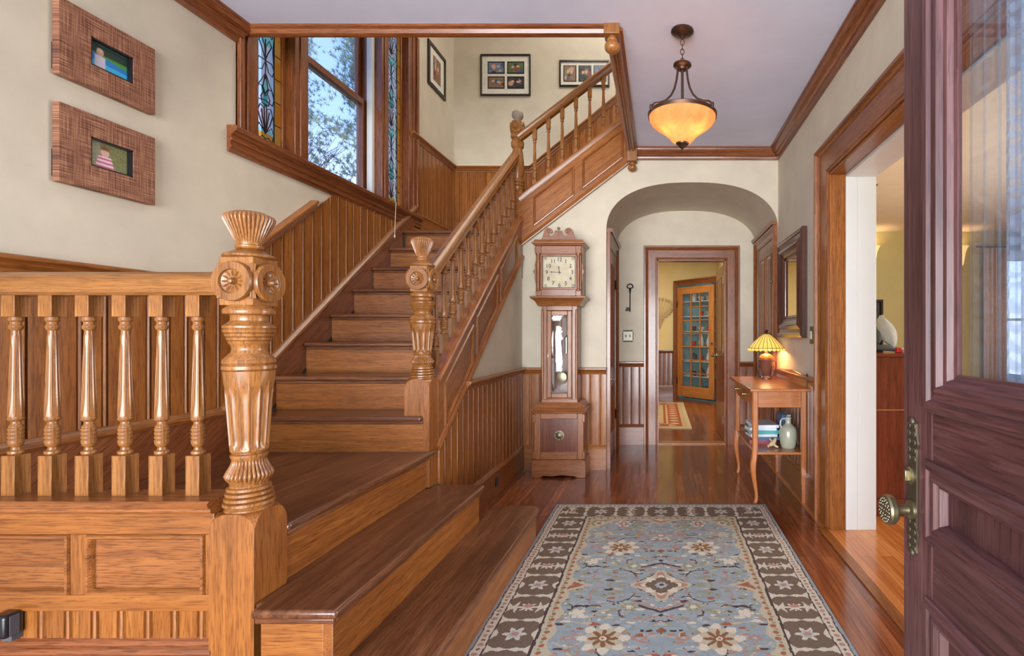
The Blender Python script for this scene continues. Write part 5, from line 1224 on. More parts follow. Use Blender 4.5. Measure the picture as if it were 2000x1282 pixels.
# ------------------------------------------------------------------ rugs
def lin(r, g, b): return np.array(srgb(r, g, b)[:3])
def rug_cols(W, L, nu, nv):
    x = (np.arange(nu)+0.5)/nu*W-W/2; y = (np.arange(nv)+0.5)/nv*L-L/2
    X, Y = np.meshgrid(x, y); A, B = abs(X), abs(Y)
    rng = np.random.RandomState(3)
    def smooth(step, amp):
        q = rng.rand(nv//step+2, nu//step+2)*2-1; iy = np.arange(nv)/step; ix = np.arange(nu)/step; y0 = iy.astype(int); x0 = ix.astype(int); fy = (iy-y0)[:, None]; fx = (ix-x0)[None]
        return amp*((q[y0][:, x0]*(1-fx)+q[y0][:, x0+1]*fx)*(1-fy)+(q[y0+1][:, x0]*(1-fx)+q[y0+1][:, x0+1]*fx)*fy)
    A = A+smooth(5, 0.0035)+smooth(16, 0.004); B = B+smooth(4, 0.0035)+smooth(14, 0.004)
    FB = lin(150, 160, 164); FB2 = lin(168, 176, 178); BR = lin(112, 92, 76); CR = lin(214, 204, 184); PK = lin(178, 134, 118); DK = lin(72, 54, 52); GR = lin(150, 148, 112); SAND = lin(190, 178, 152); RST = lin(160, 96, 70); BRN = lin(136, 92, 58)
    C = np.zeros((nv, nu, 3)); C[:] = FB
    nz = np.kron(rng.rand(nv//6+1, nu//16+1), np.ones((6, 16)))[:nv, :nu]; C += (nz[..., None]-0.5)*0.05
    def put(mask, col): C[mask] = col
    d = np.minimum(W/2-A, L/2-B)                    # distance from the edge
    onlong = (W/2-A) < (L/2-B)
    T = np.where(onlong, Y, X)
    # field motifs, all mirrored through A and B
    def petal(cx, cy, R, n, col, r0=0.0, w=0.5, ph=0.0, AA=A, BB=B):
        r = np.hypot(AA-cx, BB-cy); t = np.arctan2(BB-cy, AA-cx)
        put((r < R*(0.35+0.65*np.abs(np.cos(n*(t-ph)/2))**w)) & (r > r0), col)
    def disc(cx, cy, R, col, sx=1.0, sy=1.0): put(np.hypot((A-cx)/sx, (B-cy)/sy) < R, col)
    def lozenge(cx, cy, a, b, col, p=0.85): put((abs(A-cx)/a)**p+(abs(B-cy)/b)**p < 1, col)
    fld = d > 0.30
    for k in range(420):                             # scattered small blossoms, leaves and stems
        cx, cy = rng.rand()*0.44, rng.rand()*0.86; col = [PK, GR, CR, DK, RST, SAND, FB2, GR][rng.randint(8)]; R = 0.004+rng.rand()*0.008; sx = 0.5+rng.rand()*2
        disc(cx, cy, R, col, sx, 0.8)
    for k in range(46):                              # curving vines
        cx, cy, R, a0 = rng.rand()*0.42, rng.rand()*0.85, 0.03+rng.rand()*0.05, rng.rand()*6.3
        r = np.hypot(A-cx, (B-cy)); t = (np.arctan2(B-cy, A-cx)-a0) % (2*PI); put((abs(r-R) < 0.0032) & (t < 2.0), [SAND, PK, DK, GR][k % 4])
    for cx, cy in ((0.225, 0.43),):
        petal(cx, cy, 0.105, 8, CR, w=0.6); petal(cx, cy, 0.075, 8, SAND, w=0.4, ph=PI/8); petal(cx, cy, 0.062, 8, BRN, w=1.6); disc(cx, cy, 0.014, CR); disc(cx, cy, 0.006, RST)
        for q in (-1, 1): disc(cx+0.14*q, cy, 0.022, PK, 1.4, 0.7); disc(cx+0.14*q, cy, 0.010, FB2, 1.2, 0.6)
    petal(0.235, 0.79, 0.055, 6, CR, w=0.6); petal(0.235, 0.79, 0.038, 6, RST, w=1.2); disc(0.235, 0.79, 0.012, CR)
    petal(0.12, 0.62, 0.03, 5, PK); petal(0.36, 0.25, 0.035, 5, CR); petal(0.14, 0.2, 0.04, 6, GR, w=1.0); petal(0.14, 0.2, 0.018, 6, CR)
    petal(0.0, 0.60, 0.035, 6, PK); petal(0.0, 0.60, 0.018, 6, CR); petal(0.37, 0.62, 0.035, 6, SAND)
    lozenge(0, 0, 0.165, 0.16, DK); lozenge(0, 0, 0.158, 0.152, SAND); lozenge(0, 0, 0.125, 0.118, CR, 0.9); petal(0, 0, 0.15, 4, SAND, w=3.0); petal(0, 0, 0.13, 4, PK, w=5.0); petal(0, 0, 0.10, 8, CR, w=0.7)
    petal(0, 0, 0.078, 4, BR, w=0.9); petal(0, 0, 0.060, 4, BR, w=1.2, ph=PI/4); petal(0, 0, 0.030, 8, FB2, w=0.4); disc(0, 0, 0.010, DK)
    put((abs(B-(0.235-0.5*A)) < 0.008) & (A < 0.10) & (B > 0.15), DK); put((abs(B-(0.215-0.5*A)) < 0.006) & (A < 0.13), PK); disc(0, 0.26, 0.012, DK); disc(0, 0.33, 0.016, FB2); petal(0.0, 0.38, 0.024, 4, BRN)
    lozenge(0.455, 0, 0.14, 0.085, SAND); lozenge(0.455, 0, 0.10, 0.06, RST); lozenge(0.46, 0, 0.05, 0.03, PK)
    lozenge(0.0, 0.875, 0.17, 0.12, SAND); lozenge(0.0, 0.88, 0.12, 0.085, PK); lozenge(0.0, 0.88, 0.06, 0.05, CR)
    lozenge(0.44, 0.86, 0.2, 0.2, SAND, 0.8); lozenge(0.44, 0.86, 0.14, 0.14, GR, 0.8); petal(0.39, 0.80, 0.035, 5, CR); petal(0.39, 0.80, 0.02, 5, RST)
    # guard stripes and main border
    sp = 0.006*np.sin(T*60)
    g1 = (d > 0.245) & (d <= 0.30+0.012*np.sin(T*45)); put(g1, SAND)
    put(g1 & (np.hypot(((T+0.5) % 0.045)-0.0225, d-0.272) < 0.011), RST); put(g1 & (np.hypot(((T+0.5225) % 0.045)-0.0225, d-0.266) < 0.008), GR)
    put((d > 0.234) & (d <= 0.245), DK)
    bd = (d > 0.062) & (d <= 0.234); put(bd, CR*0.92)
    Ls = np.where(onlong, 0.2, W/7.25*1.0); u = ((T+Ls/2) % Ls)-Ls/2; k = np.floor((T+Ls/2)/Ls).astype(int); v = (d-0.148)
    hw = Ls*0.5-0.006-0.014*(abs(v)/0.08)**2+0.004*np.cos(v*110)
    car = bd & (abs(u) < hw) & (abs(v) < 0.078-0.012*np.cos(u*60)); put(car, BR)
    r = np.hypot(u*1.0, v*1.0); t = np.arctan2(u, v); odd = (k % 2) == 0
    put(car & odd & (r < 0.048*(0.75+0.25*np.cos(6*t))), CR*0.95); put(car & odd & (r < 0.030*(0.8+0.2*np.cos(6*t))), FB2); put(car & odd & (r < 0.014), PK)
    put(car & ~odd & (np.hypot(u, v*0.55) < 0.032*(0.7+0.3*np.cos(8*t))), CR); put(car & ~odd & (np.hypot(u-0.01, v*0.6) < 0.014), PK)
    put(car & ~odd & (abs(abs(v)-0.055) < 0.012) & (abs(u) < 0.03*(1+0.5*np.cos(v*150))), CR*0.9)
    put((d > 0.056) & (d <= 0.062), DK*1.4)
    g0 = (d > 0.018) & (d <= 0.056); put(g0, CR*0.88); put(g0 & (np.hypot(((T+0.5) % 0.06)-0.03, d-0.037) < 0.011), PK); put(g0 & (np.hypot(((T+0.53) % 0.06)-0.03, d-0.037) < 0.007), BR)
    put((d > 0.012) & (d <= 0.018), DK*1.6); put(d <= 0.012, FB*0.95)
    C *= (0.90+0.2*rng.rand(nv, nu))[..., None]
    return np.clip(C, 0, 1)
W_, L_ = 1.46, 2.32
m = MB(); nu, nv = 348, 552
m.grid((-0.727, 2.434-L_/2, 0.0125), (W_, 0, 0), (0, L_, 0), nu, nv, rug_cols(W_, L_, nu, nv))
k0 = len(m.f); m.box(-0.729, -0.727+W_+0.002, 2.434-L_/2-0.002, 2.434+L_/2+0.002, 0.0005, 0.0122); m.c += [tuple(lin(140, 142, 138))]*(len(m.f)-k0)
tag(m.build('area_rug', RUGM, None, sharp=60), 'pale blue oriental wool rug with brown border in the middle of the hall floor', 'rug')
def rug2(nu, nv, W, L):
    x = (np.arange(nu)+0.5)/nu*W-W/2; y = (np.arange(nv)+0.5)/nv*L-L/2
    X, Y = np.meshgrid(x, y); A, B = abs(X), abs(Y); d = np.minimum(W/2-A, L/2-B); C = np.zeros((nv, nu, 3)); C[:] = lin(196, 170, 124)
    on = (W/2-A) < (L/2-B); T = np.where(on, Y, X); R = lin(170, 84, 58)
    C[(d > 0.12) & (d < 0.30)] = R; C[(d > 0.12) & (d < 0.30) & (np.hypot(((T+3) % 0.22)-0.11, d-0.21) < 0.06)] = lin(206, 176, 130); C[(d > 0.33) & (d < 0.36)] = R
    C[(d > 0.36) & (np.hypot((A % 0.3)-0.15, (B % 0.4)-0.2) < 0.07)] = R; C[d < 0.05] = lin(200, 184, 150); return C
m = MB(); nu, nv = 80, 160; m.grid((-0.9, 6.55, 0.012), (1.3, 0, 0), (0, 2.5, 0), nu, nv, rug2(nu, nv, 1.3, 2.5)); k0 = len(m.f); m.box(-0.902, 0.402, 6.548, 9.052, 0.0005, 0.0118); m.c += [tuple(lin(190, 170, 130))]*(len(m.f)-k0)
tag(m.build('runner_rug', RUGM, None), 'red and cream patterned rug on the floor of the yellow room beyond the doorway', 'rug')

# ------------------------------------------------------------------ pictures
def picture_pixels(kind, nu=44, nv=30, seed=0):
    rng = np.random.RandomState(seed); C = np.zeros((nv, nu, 3)); Y, X = np.meshgrid(np.linspace(0, 1, nv), np.linspace(0, 1, nu), indexing='ij')
    if kind == 'pool':
        C[:] = lin(40, 60, 50); C[(Y > 0.32) & (Y < 0.62)] = lin(70, 140, 60); C[Y < 0.52-0.35*X*0.6+0.1] = lin(40, 120, 190); C[(Y < 0.30-0.05*X)] = lin(60, 170, 220)
        b = (abs(X-0.30) < 0.13) & (Y < 0.55); C[b] = lin(200, 196, 210); C[(np.hypot((X-0.30)*1.3, Y-0.66) < 0.12)] = lin(196, 150, 130); C[(np.hypot((X-0.30)*1.3, Y-0.74) < 0.11) & (Y > 0.70)] = lin(200, 180, 160)
    elif kind == 'garden':
        C[:] = lin(110, 110, 60); C += (rng.rand(nv, nu, 1)-0.4)*0.35; C[(X < 0.3)] += 0.12
        b = (abs(X-0.42) < 0.25-0.2*Y*0.9) & (Y < 0.50); C[b] = lin(226, 196, 210); C[b & (abs((Y % 0.16)-0.08) < 0.03)] = lin(190, 60, 90)
        C[np.hypot((X-0.42)*1.4, Y-0.64) < 0.16] = lin(214, 170, 150); C[(np.hypot((X-0.42)*1.4, Y-0.74) < 0.16) & (Y > 0.74)] = lin(120, 84, 60)
    else:
        base = [lin(90, 110, 70), lin(70, 76, 96), lin(130, 104, 84), lin(60, 60, 60), lin(100, 120, 150)][seed % 5]; C[:] = base; C += (rng.rand(nv, nu, 1)-0.5)*0.18
        for q in range(7):
            cx, cy, R = rng.rand(), rng.rand()*0.8, 0.08+rng.rand()*0.14; c = [lin(190, 146, 124), lin(150, 60, 56), lin(200, 192, 180), lin(70, 84, 120), lin(60, 50, 48), lin(120, 120, 90)][rng.randint(6)]
            C[np.hypot((X-cx)*1.1, (Y-cy)*(0.6+rng.rand())) < R] = c
        for q in range(2): C[np.hypot((X-0.3-0.35*q)*1.2, Y-0.55-0.1*rng.rand()) < 0.12] = lin(204, 164, 142)
    for _ in range(1 + (nu > 60)): C = (C+np.roll(C, 1, 0)+np.roll(C, -1, 0)+np.roll(C, 1, 1)+np.roll(C, -1, 1))/5
    return np.clip(C, 0, 1)
def canvas(y0, y1, z0, z1, kind, label):
    t = thing('picture_frame', label, 'picture', (XL, (y0+y1)/2, (z0+z1)/2), 'woven picture frames on the left wall')
    X = XL+0.032; a0, a1, b0, b1 = y0+(y1-y0)*0.30, y0+(y1-y0)*0.745, z0+(z1-z0)*0.315, z0+(z1-z0)*0.70
    m = MB(); m.box(XL+0.006, X, y0, a0, z0, z1); m.box(XL+0.006, X, a1, y1, z0, z1); m.box(XL+0.006, X, a0, a1, z0, b0); m.box(XL+0.006, X, a0, a1, b1, z1); m.build('woven_frame', LINEN, t, bevel=0.0015)
    m = MB(); m.box(XL+0.001, XL+0.006, y0+0.01, y1-0.01, z0+0.005, z0+0.13); m.box(XL+0.001, XL+0.006, y0+0.002, y1-0.01, z0+0.02, z0+0.12); m.build('backing_board', BLACK, t)
    m = MB(); e = 0.006
    for q in ((a0, a0+e, b0, b1), (a1-e, a1, b0, b1), (a0, a1, b0, b0+e), (a0, a1, b1-e, b1)): m.box(XL+0.008, X-0.004, q[0], q[1], q[2], q[3])
    m.build('inner_frame', BLACK, t)
    m = MB(); m.grid((XL+0.010, a1-e, b0+e), (0, -(a1-a0-2*e), 0), (0, 0, b1-b0-2*e), 100, 70, picture_pixels(kind, 100, 70)[:, ::-1]); m.build('photograph', PHOTO, t)
canvas(1.905, 2.268, 2.175, 2.465, 'pool', 'upper woven brown frame holding a photo of a child by blue water')
canvas(1.905, 2.268, 1.775, 2.072, 'garden', 'lower woven brown frame holding a photo of a toddler in a pink striped top')
def hung(label, O, U, w, h, n, photos, fw=0.016, group=None):
    """framed print: O lower-left corner on wall, U horizontal dir, n outwards."""
    O, U, n = Vector(O), Vector(U), Vector(n); Z = Vector((0, 0, 1)); t = thing('picture_frame', label, 'picture', tuple(O+U*w/2), group)
    m = MB(); m.sweep([O, O+U*w, O+U*w+Z*h, O+Z*h], n, [(0, 0), (0, 0.018), (fw, 0.020), (fw, 0.006), (fw, 0)], closed=True, flip=(n.cross(U)).z < 0); m.build('frame', DARKW, t)
    m = MB(); q = [O+U*fw*0.9+Z*fw*0.9+n*0.006, O+U*(w-fw*0.9)+Z*fw*0.9+n*0.006, O+U*(w-fw*0.9)+Z*(h-fw*0.9)+n*0.006, O+U*fw*0.9+Z*(h-fw*0.9)+n*0.006]; m.prism(q, -n*0.004); m.build('mat_board', PAPER, t)
    for i, (u0, u1, v0, v1, ring) in enumerate(photos):
        m = MB()
        if ring: m.prism([O+U*(w*a)+Z*(h*b)+n*0.0065 for a, b in ((u0-0.02, v0-0.03), (u1+0.02, v0-0.03), (u1+0.02, v1+0.03), (u0-0.02, v1+0.03))], n*0.0008); m.build('photo_border', BLACK, t); m = MB()
        m.grid(O+U*(w*u0)+Z*(h*v0)+n*0.0082, U*(w*(u1-u0)), Z*(h*(v1-v0)), 40, 30, picture_pixels('misc', 40, 30, i+len(label))); m.build('photograph', PHOTO, t)
hung('dark framed set of four photos in a square group on the upper stair wall', (-1.975, YB, 3.83), (1, 0, 0), 0.55, 0.455, (0, -1, 0), [(0.16, 0.46, 0.20, 0.44, 1), (0.55, 0.85, 0.20, 0.44, 1), (0.16, 0.46, 0.56, 0.80, 1), (0.55, 0.85, 0.56, 0.80, 1)])
hung('dark framed row of three photos behind the upper handrail', (-1.11, YB, 3.93), (1, 0, 0), 0.55, 0.29, (0, -1, 0), [(0.10, 0.32, 0.22, 0.78, 1), (0.40, 0.62, 0.22, 0.78, 1), (0.70, 0.92, 0.22, 0.78, 1)])
hung('narrow dark framed picture on the wall beside the stair window', (XL, 4.98, 3.66), (0, 1, 0), 0.40, 0.43, (1, 0, 0), [(0.30, 0.72, 0.22, 0.78, 0)], fw=0.03)

# ------------------------------------------------------------------ small wall things
kx, ky, kz = -0.334, YB-0.01, 1.63
m = MB()
m.tube([(kx+0.032*math.cos(a)*(1 if abs(math.cos(a)) > .2 else 1), ky, kz+0.10+0.026*math.sin(a)*(1.2 if math.sin(a) > 0 else 0.6)) for a in [2*PI*i/24 for i in range(24)]], 0.007, 8, closed=True)
m.tube([(kx, ky, kz+0.085), (kx, ky, kz-0.175)], 0.006, 8); m.lathe([(0.035, 0.006), (0.04, 0.012), (0.05, 0.008), (0.058, 0.013), (0.066, 0.010), (0.07, 0.013), (0.08, 0.007)], (kx, ky, kz), 12)
m.box(kx-0.042, kx, ky-0.005, ky+0.005, kz-0.165, kz-0.125); m.box(kx-0.052, kx-0.036, ky-0.005, ky+0.005, kz-0.165, kz-0.15)
tag(m.build('key_ornament', IRON, None), 'large black iron skeleton key hung on the alcove wall above the switch', 'ornament')
def plate(name, label, cat, c, n, w, h, parts):
    c, n = Vector(c), Vector(n); U = Vector((0, 0, 1)).cross(n); Z = Vector((0, 0, 1)); t = thing(name, label, cat, tuple(c))
    def rb(m, u0, u1, v0, v1, d0, d1): m.prism([c+U*u+Z*v+n*d0 for u, v in ((u0, v0), (u1, v0), (u1, v1), (u0, v1))], n*(d1-d0))
    for nm, mat, boxes in parts:
        m = MB(); [rb(m, *b) for b in boxes]; m.build(nm, mat, t, bevel=0.0012)
plate('light_switch', 'ornate cream double toggle switch plate below the iron key', 'light switch', (-0.358, YB, 1.19), (0, -1, 0), 0.12, 0.12,
      [('backplate', IRON, [(-0.055, 0.055, 0.052, 0.064, 0, 0.006), (-0.055, 0.055, -0.064, -0.052, 0, 0.006), (-0.06, 0.06, -0.046, 0.046, 0, 0.003)]), ('plate', CREAMP, [(-0.052, 0.052, -0.05, 0.05, 0.001, 0.006)]), ('toggle', IRON, [(-0.027, -0.017, -0.012, 0.014, 0.006, 0.016), (0.017, 0.027, -0.012, 0.014, 0.006, 0.016)])])
plate('light_switch', 'brass switch plate on the right wall between the mirror and the casing', 'light switch', (XR, 3.555, 1.2), (-1, 0, 0), 0.08, 0.13,
      [('plate', DBRASS, [(-0.038, 0.038, -0.06, 0.06, 0, 0.006)]), ('rocker', CREAMP, [(-0.014, 0.014, -0.028, 0.028, 0.006, 0.012)])])
plate('electrical_outlet', 'small dark outlet set in the baseboard below the stair wainscot', 'outlet', (XS+0.024, 3.79, 0.115), (1, 0, 0), 0.07, 0.1,
      [('plate', BLACK, [(-0.03, 0.03, -0.034, 0.034, 0, 0.004)]), ('socket', GREYD, [(-0.02, -0.006, -0.02, 0.02, 0.004, 0.007), (0.006, 0.02, -0.02, 0.02, 0.004, 0.007)])])
t = thing('plug_in_device', 'small rounded black device with a white light on the panelled stair base', 'night light', (-1.97, BY-0.03, 0.325))
m = MB(); m.box(-1.968-0.032, -1.968+0.020, BY-0.045, BY+0.006, 0.292, 0.362); m.build('housing', BLACK, t, bevel=0.010, seg=4)
m = MB(); m.box(-1.968+0.0205, -1.968+0.0222, BY-0.034, BY-0.010, 0.297, 0.357); m.box(-1.968-0.02, -1.968+0.01, BY-0.02, BY+0.008, 0.275, 0.292); m.build('side_panel', GREYD, t, bevel=0.0006)
m = MB(); m.lathe([(0, 0.0055), (-0.002, 0.004), (-0.0025, 0)], (-1.968-0.008, BY-0.045, 0.322), 14, axis='y'); m.build('indicator', PWHITE, t)

# ------------------------------------------------------------------ far room: corner china cabinet and wall art
A0 = Vector((0.27, 9.86, 0)); B0 = Vector((1.06, 8.98, 0)); U = (B0-A0).normalized(); N = Vector((U.y, -U.x, 0)); N = N if N.y < 0 else -N; Lc = (B0-A0).length; Z = Vector((0, 0, 1))
cc = thing('china_cabinet', 'corner china cabinet with a tall many-paned glass door in the yellow room beyond', 'cabinet', tuple(A0))
m = MB(); m.sweep([A0+U*0.10, A0+U*0.10+Z*2.14, A0+U*(Lc-0.10)+Z*2.14, A0+U*(Lc-0.10)], N, casing_prof(0.10, 0.02), flip=(N.cross(Z)).dot(U) > 0); m.build('casing', OAKR, cc)
m = MB(); back = 0.42
m.prism([A0+U*0.02-N*0.02, A0+U*(Lc-0.02)-N*0.02, A0+U*(Lc/2)-N*back], Z*0.02)
for s0 in (0, 1):
    p, q = A0+U*(0.03 if s0 == 0 else Lc-0.03), A0+U*(Lc/2)-N*back
    m.prism([p, q, q+Z*2.2, p+Z*2.2], N*0.015)
m.build('cabinet_interior', TEAL, cc)
m = MB()
for i in range(6): z = 0.42+0.28*i; m.prism([A0+U*0.06-N*0.06+Z*z, A0+U*(Lc-0.06)-N*0.06+Z*z, A0+U*(Lc/2)-N*(back-0.05)+Z*z], Z*0.015)
m.build('shelf', PWHITE, cc)
def obx(m, u0, u1, z0, z1, d0, d1, g='z'): m.prism([A0+U*u0+Z*z0+N*d0, A0+U*u1+Z*z0+N*d0, A0+U*u1+Z*z1+N*d0, A0+U*u0+Z*z1+N*d0], N*(d1-d0), g)
u0, u1, z0, z1 = 0.13, Lc-0.13, 0.05, 2.10; sw = 0.12
m = MB(); obx(m, u0, u0+sw, z0, z1, 0.01, 0.045); obx(m, u1-sw, u1, z0, z1, 0.01, 0.045); obx(m, u0+sw, u1-sw, z0, z0+0.20, 0.01, 0.045, tuple(U)); obx(m, u0+sw, u1-sw, z1-0.13, z1, 0.01, 0.045, tuple(U)); dr = m.build('cabinet_door', PINE, cc, bevel=0.003)
m = MB(); ga, gb, gz0, gz1 = u0+sw, u1-sw, z0+0.20, z1-0.13
for i in (1, 2): u = ga+(gb-ga)*i/3; obx(m, u-0.009, u+0.009, gz0, gz1, 0.012, 0.04)
for i in range(1, 7): z = gz0+(gz1-gz0)*i/7; obx(m, ga, gb, z-0.009, z+0.009, 0.012, 0.04, tuple(U))
m.build('muntin', PINE, dr)
m = MB(); obx(m, ga, gb, gz0, gz1, 0.022, 0.025); m.build('pane', GLASS, dr)
m = MB(); [obx(m, u0-0.012, u0+0.004, z, z+0.12, 0.04, 0.056) for z in (0.28, 1.72)]; m.build('hinge', IRON, dr)
m = MB(); p = A0+U*(u1-0.05)+Z*1.05+N*0.045; m.lathe([(-0.0, 0.012), (-0.02, 0.008), (-0.03, 0.016), (-0.036, 0)], tuple(p), 14, axis='y'); m.build('knob', IRON, dr)
rng = random.Random(5)
DISH = [(PWHITE, 'bowl'), (STONE, 'bowl'), (GREYD, 'pot'), (PWHITE, 'plate'), (MAHOG, 'cup'), (PWHITE, 'vase'), (RED, 'cup')]
lab = {'bowl': 'bowl', 'pot': 'pot', 'plate': 'plate', 'cup': 'cup', 'vase': 'vase'}
rowname = ['lowest', 'second lowest', 'third', 'fourth', 'fifth', 'top']; colname = ['left', 'middle', 'right']
for i in range(6):
    for j in range(3):
        mat, kd = DISH[rng.randrange(7)]; u = Lc/2+(j-1)*0.19; z = 0.435+0.28*i; c = A0+U*u-N*0.13+Z*z
        pr = {'bowl': [(0, 0.03), (0.01, 0.03), (0.05, 0.06), (0.08, 0.066), (0.08, 0.06), (0.02, 0.02)], 'pot': [(0, 0.05), (0.10, 0.055), (0.12, 0.045), (0.14, 0.012), (0.16, 0.012), (0.165, 0)],
              'plate': [(0, 0.03), (0.008, 0.045), (0.02, 0.07), (0.022, 0.066), (0.01, 0.0)], 'cup': [(0, 0.03), (0.09, 0.042), (0.09, 0.038), (0.01, 0.02)], 'vase': [(0, 0.035), (0.06, 0.055), (0.14, 0.04), (0.18, 0.018), (0.22, 0.03), (0.22, 0.026), (0.16, 0.01)]}[kd]
        m = MB(); m.lathe(pr, tuple(c), 20); o = m.build(kd, mat, None)
        col = {'porcelain_white': 'white', 'celadon_stoneware': 'grey-green', 'dark_grey_fabric': 'dark grey', 'mahogany': 'brown', 'red_plastic': 'red'}[mat.name]
        tag(o, '%s %s on the %s shelf of the china cabinet, %s' % (col, kd, rowname[i], colname[j]), 'crockery', 'crockery in the china cabinet')
m = MB()                                   # wire branch sculpture on the far wall
wx, wz = -0.02, 1.62
for k in range(16):
    a = -0.9+k*0.22; m.tube([(wx, 9.93, wz-0.3), (wx+0.10*math.sin(a), 9.92, wz-0.05), (wx+0.26*math.sin(a*1.2), 9.92, wz+0.28*math.cos(a*0.8))], 0.005, 5)
    m.lathe([(-0.03, 0), (-0.02, 0.02), (0.02, 0.02), (0.03, 0)], (wx+0.26*math.sin(a*1.2), 9.92, wz+0.28*math.cos(a*0.8)), 6)
tag(m.build('wall_sculpture', BONE, None), 'pale wire branch sculpture on the yellow wall left of the china cabinet', 'wall art')

# ------------------------------------------------------------------ side room seen through the cased opening
cb = thing('wooden_chest', 'tall reddish brown wooden chest just inside the side room', 'cabinet', (1.62, 3.65, 0))
m = MB(); m.box(1.38, 1.86, 3.40, 3.90, 0.09, 1.055, 'z'); m.build('carcass', MAHOG, cb, bevel=0.004)
m = MB(); m.box(1.37, 1.87, 3.39, 3.91, 1.055, 1.078, 'x'); m.build('top', MAHOG, cb, bevel=0.004)
m = MB(); m.box(1.375, 1.865, 3.385, 3.905, 0.0, 0.115, 'x'); m.box(1.372, 1.868, 3.388, 3.40, 0.118, 0.126, 'x'); m.build('plinth', MAHOG, cb, bevel=0.003)
m = MB(); m.box(1.385, 1.855, 3.392, 3.40, 0.70, 0.708, 'x'); m.build('bead', PINE, cb)
CZ = 1.078
t = thing('picture_frame', 'dark upright picture frame standing on the wooden chest', 'picture', (1.57, 3.80, CZ))
m = MB(); m.sweep([(1.50, 3.80, CZ), (1.645, 3.80, CZ), (1.645, 3.80, CZ+0.385), (1.50, 3.80, CZ+0.385)], (0, -1, 0), [(0, 0), (0, 0.02), (0.016, 0.022), (0.02, 0)], closed=True); m.build('frame', DARKW, t)
m = MB(); m.box(1.505, 1.64, 3.80, 3.806, CZ+0.01, CZ+0.375); m.build('backing', GREYD, t)
m = MB(); v = []
for i, (zz, rx, ry, ox) in enumerate([(0.0, 0.030, 0.02, 0.01), (0.02, 0.055, 0.03, 0.005), (0.07, 0.066, 0.036, 0.0), (0.12, 0.066, 0.036, -0.008), (0.16, 0.052, 0.03, -0.014), (0.185, 0.03, 0.02, -0.018), (0.192, 0.004, 0.004, -0.018)]):
    for k in range(24):
        a = 2*PI*k/24; w_ = 1+0.06*math.sin(5*a+i); v.append((1.585+ox+rx*w_*math.cos(a), 3.57+ry*w_*math.sin(a)+0.02*zz/0.19, CZ+0.055+zz-0.02*math.cos(a)))
f = [(i*24+k, i*24+(k+1) % 24, (i+1)*24+(k+1) % 24, (i+1)*24+k) for i in range(6) for k in range(24)]
m.add(v, f); hat = m.build('soft_hat', GREYC, None, sharp=80); tag(hat, 'rumpled light grey fabric hat propped up on the wooden chest', 'hat')
m = MB(); m.tube([(1.50, 3.53, CZ+0.06), (1.52, 3.55, CZ+0.10), (1.51, 3.56, CZ+0.16)], [0.012, 0.016, 0.012], 10); m.tube([(1.49, 3.53, CZ+0.034), (1.55, 3.53, CZ+0.038), (1.60, 3.53, CZ+0.030), (1.625, 3.53, CZ+0.012)], [0.022, 0.026, 0.018, 0.010], 12); m.tube([(1.50, 3.53, CZ+0.07), (1.50, 3.53, CZ+0.012)], 0.012, 10)
tag(m.build('draped_scarf', GREYD, None, subsurf=1), 'dark grey scarf bunched under the light grey hat', 'clothing')
m = MB(); m.box(1.60, 1.635, 3.46, 3.50, CZ, CZ+0.038); tag(m.build('red_box', RED, None, bevel=0.006), 'small red box on the chest, right of the grey hat', 'box')
m = MB(); m.box(1.645, 1.80, 3.44, 3.60, CZ, CZ+0.030); tag(m.build('paper_stack', PAPER, None, bevel=0.003), 'flat pile of pale papers at the right on the chest', 'papers')
for wx, lb in ((3.345, 'amber bell wall sconce glowing above the wooden chest in the side room'), (4.735, 'amber bell wall sconce glowing behind the glass of the entrance door')):
    zb = 2.30; sc_ = thing('wall_sconce', lb, 'wall lamp', (wx, 8.2, zb), 'amber wall sconces in the side room')
    m = MB(); m.lathe([(0, 0.045), (-0.012, 0.04), (-0.018, 0.012)], (wx, 8.198, zb-0.02), 20, axis='y'); m.tube([(wx, 8.19, zb-0.02), (wx, 8.10, zb-0.05), (wx, 8.06, zb-0.02), (wx, 8.06, zb+0.01)], 0.008, 8); m.build('bracket', BRONZE, sc_)
    m = MB(); m.lathe([(zb, 0.022), (zb+0.02, 0.034), (zb+0.10, 0.046), (zb+0.20, 0.062), (zb+0.27, 0.088), (zb+0.30, 0.108), (zb+0.296, 0.102), (zb+0.20, 0.056)], (wx, 8.06, 0), 28, cap=False); m.build('glass_shade', CHANGL, sc_, sharp=60)
    light('sconce_bulb', 'POINT', (wx, 8.06, zb+0.22), 3, (1.0, 0.86, 0.62), 0.04, parent=sc_)
w2 = thing('window_2', None, None, (5.7, 8.2, 1.4), kind='structure')
m = MB()
for b in ((5.30, 5.39), (6.01, 6.10)): m.box(b[0], b[1], 8.17, 8.3, 0.45, 2.48)
m.box(5.30, 6.10, 8.17, 8.3, 2.40, 2.48); m.box(5.27, 6.13, 8.15, 8.3, 0.43, 0.5); m.box(5.35, 6.05, 8.22, 8.26, 1.43, 1.47); m.build('window_frame', WHITE, w2)
m = MB(); m.box(5.37, 6.03, 8.24, 8.244, 0.5, 2.4); m.build('pane', GLASS, w2)
def drape(x0, x1, label):
    m = MB(); n = 60; v = []
    for k in range(n+1):
        u = k/n; yy = 8.10+0.03*math.sin(u*34)
        v += [(x0+(x1-x0)*u, yy, 0.12), (x0+(x1-x0)*u, yy, 2.58)]
    m.add(v, [(2*k, 2*k+2, 2*k+3, 2*k+1) for k in range(n)]); o = m.build('curtain', DRAPE, None, sharp=80)
    s_ = o.modifiers.new('thick', 'SOLIDIFY'); s_.thickness = 0.004
    return tag(o, label, 'curtain')
drape(5.12, 5.49, 'peach curtain at the left side of the side room window'); drape(5.95, 6.35, 'peach curtain at the right side of the side room window')
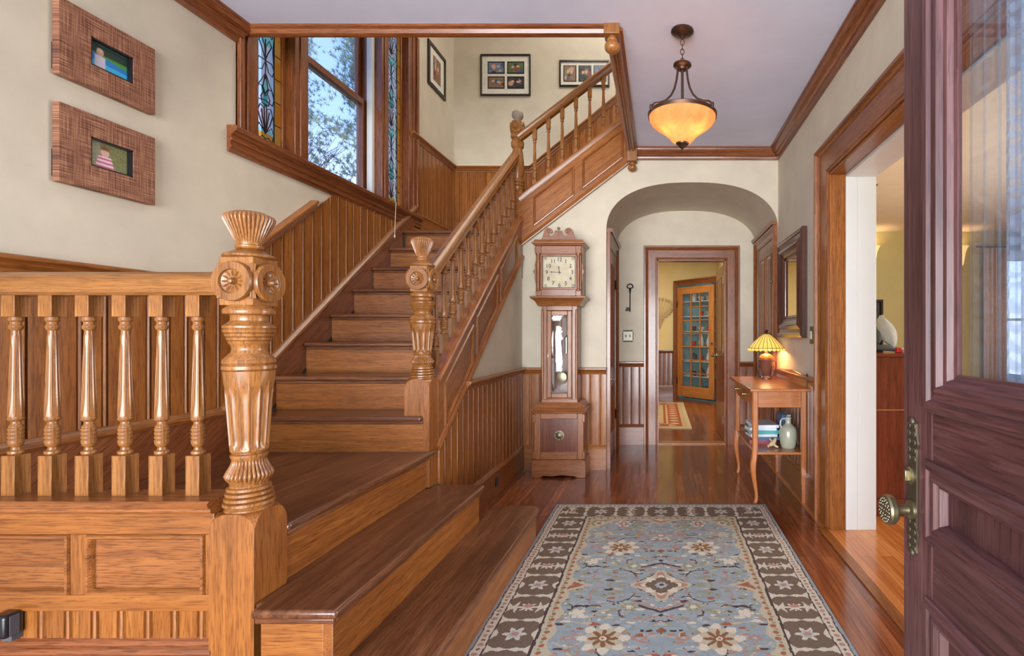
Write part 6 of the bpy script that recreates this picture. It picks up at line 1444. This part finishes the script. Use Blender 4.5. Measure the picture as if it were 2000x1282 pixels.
m = MB(); m.tube([(5.0, 8.10, 2.60), (6.45, 8.10, 2.60)], 0.014, 10); tag(m.build('curtain_rod', BRONZE, None), 'curtain rod over the side room window', 'curtain rod')

# ------------------------------------------------------------------ outside: trees beyond the stair window
def conifer(x, y, z0, H, R, label, seed, dens=1.0):
    r = random.Random(seed); t = thing('conifer_tree', label, 'tree', (x, y, z0), 'trees outside the stair window')
    m = MB(); m.tube([(x, y, z0), (x+0.1, y, z0+H*0.5), (x, y, z0+H)], [0.16, 0.09, 0.01], 8); m.build('trunk', BARK, t)
    v, f = [], []
    nb = int(H*24*dens)
    for b in range(nb):
        u = r.random()**0.8; z = z0+H*(0.08+0.92*u); L = R*(1-u*0.86)*(0.6+0.6*r.random()); a = r.random()*2*PI
        for s_ in range(int(5+L*9)):
            q = (0.25+0.75*r.random()); px, py, pz = x+L*q*math.cos(a)+r.uniform(-.14, .14), y+L*q*math.sin(a)+r.uniform(-.14, .14), z+L*0.25*q*q+r.uniform(-.12, .12)
            for k in range(13):
                d = Vector((r.gauss(0, 1), r.gauss(0, 1), r.gauss(0, 0.8)+0.3)).normalized(); w = d.orthogonal().normalized()*0.009; l = r.uniform(0.06, 0.15); c = Vector((px, py, pz)); i = len(v)
                v += [c-w, c+w, c+d*l]; f.append((i, i+1, i+2))
    m = MB(); m.add(v, f); m.build('foliage', LEAF, t, sharp=180)
conifer(-7.2, 12.4, -1.0, 11.5, 1.75, 'large frosted blue-green conifer filling the right half of the stair window', 2, 1.1)
conifer(-11.2, 16.0, -1.0, 13.5, 1.6, 'slimmer conifer farther off whose tip shows in the upper sash', 8, 0.6)
r = random.Random(4); m = MB()
def twig(p, d, L, rad, lv):
    q = p+d*L; m.tube([tuple(p), tuple(q)], [rad, rad*0.6], 5)
    if lv:
        for k in range(3):
            nd = (d+Vector((r.uniform(-.5, .5), r.uniform(-.5, .5), r.uniform(-.1, .5)))).normalized(); twig(q, nd, L*0.72, rad*0.6, lv-1)
twig(Vector((-8.3, 9.6, -1.0)), Vector((0, 0, 1)), 2.2, 0.04, 5)
tag(m.build('bare_tree', BARK, None), 'bare leafless tree with fine twigs low in the stair window', 'tree')
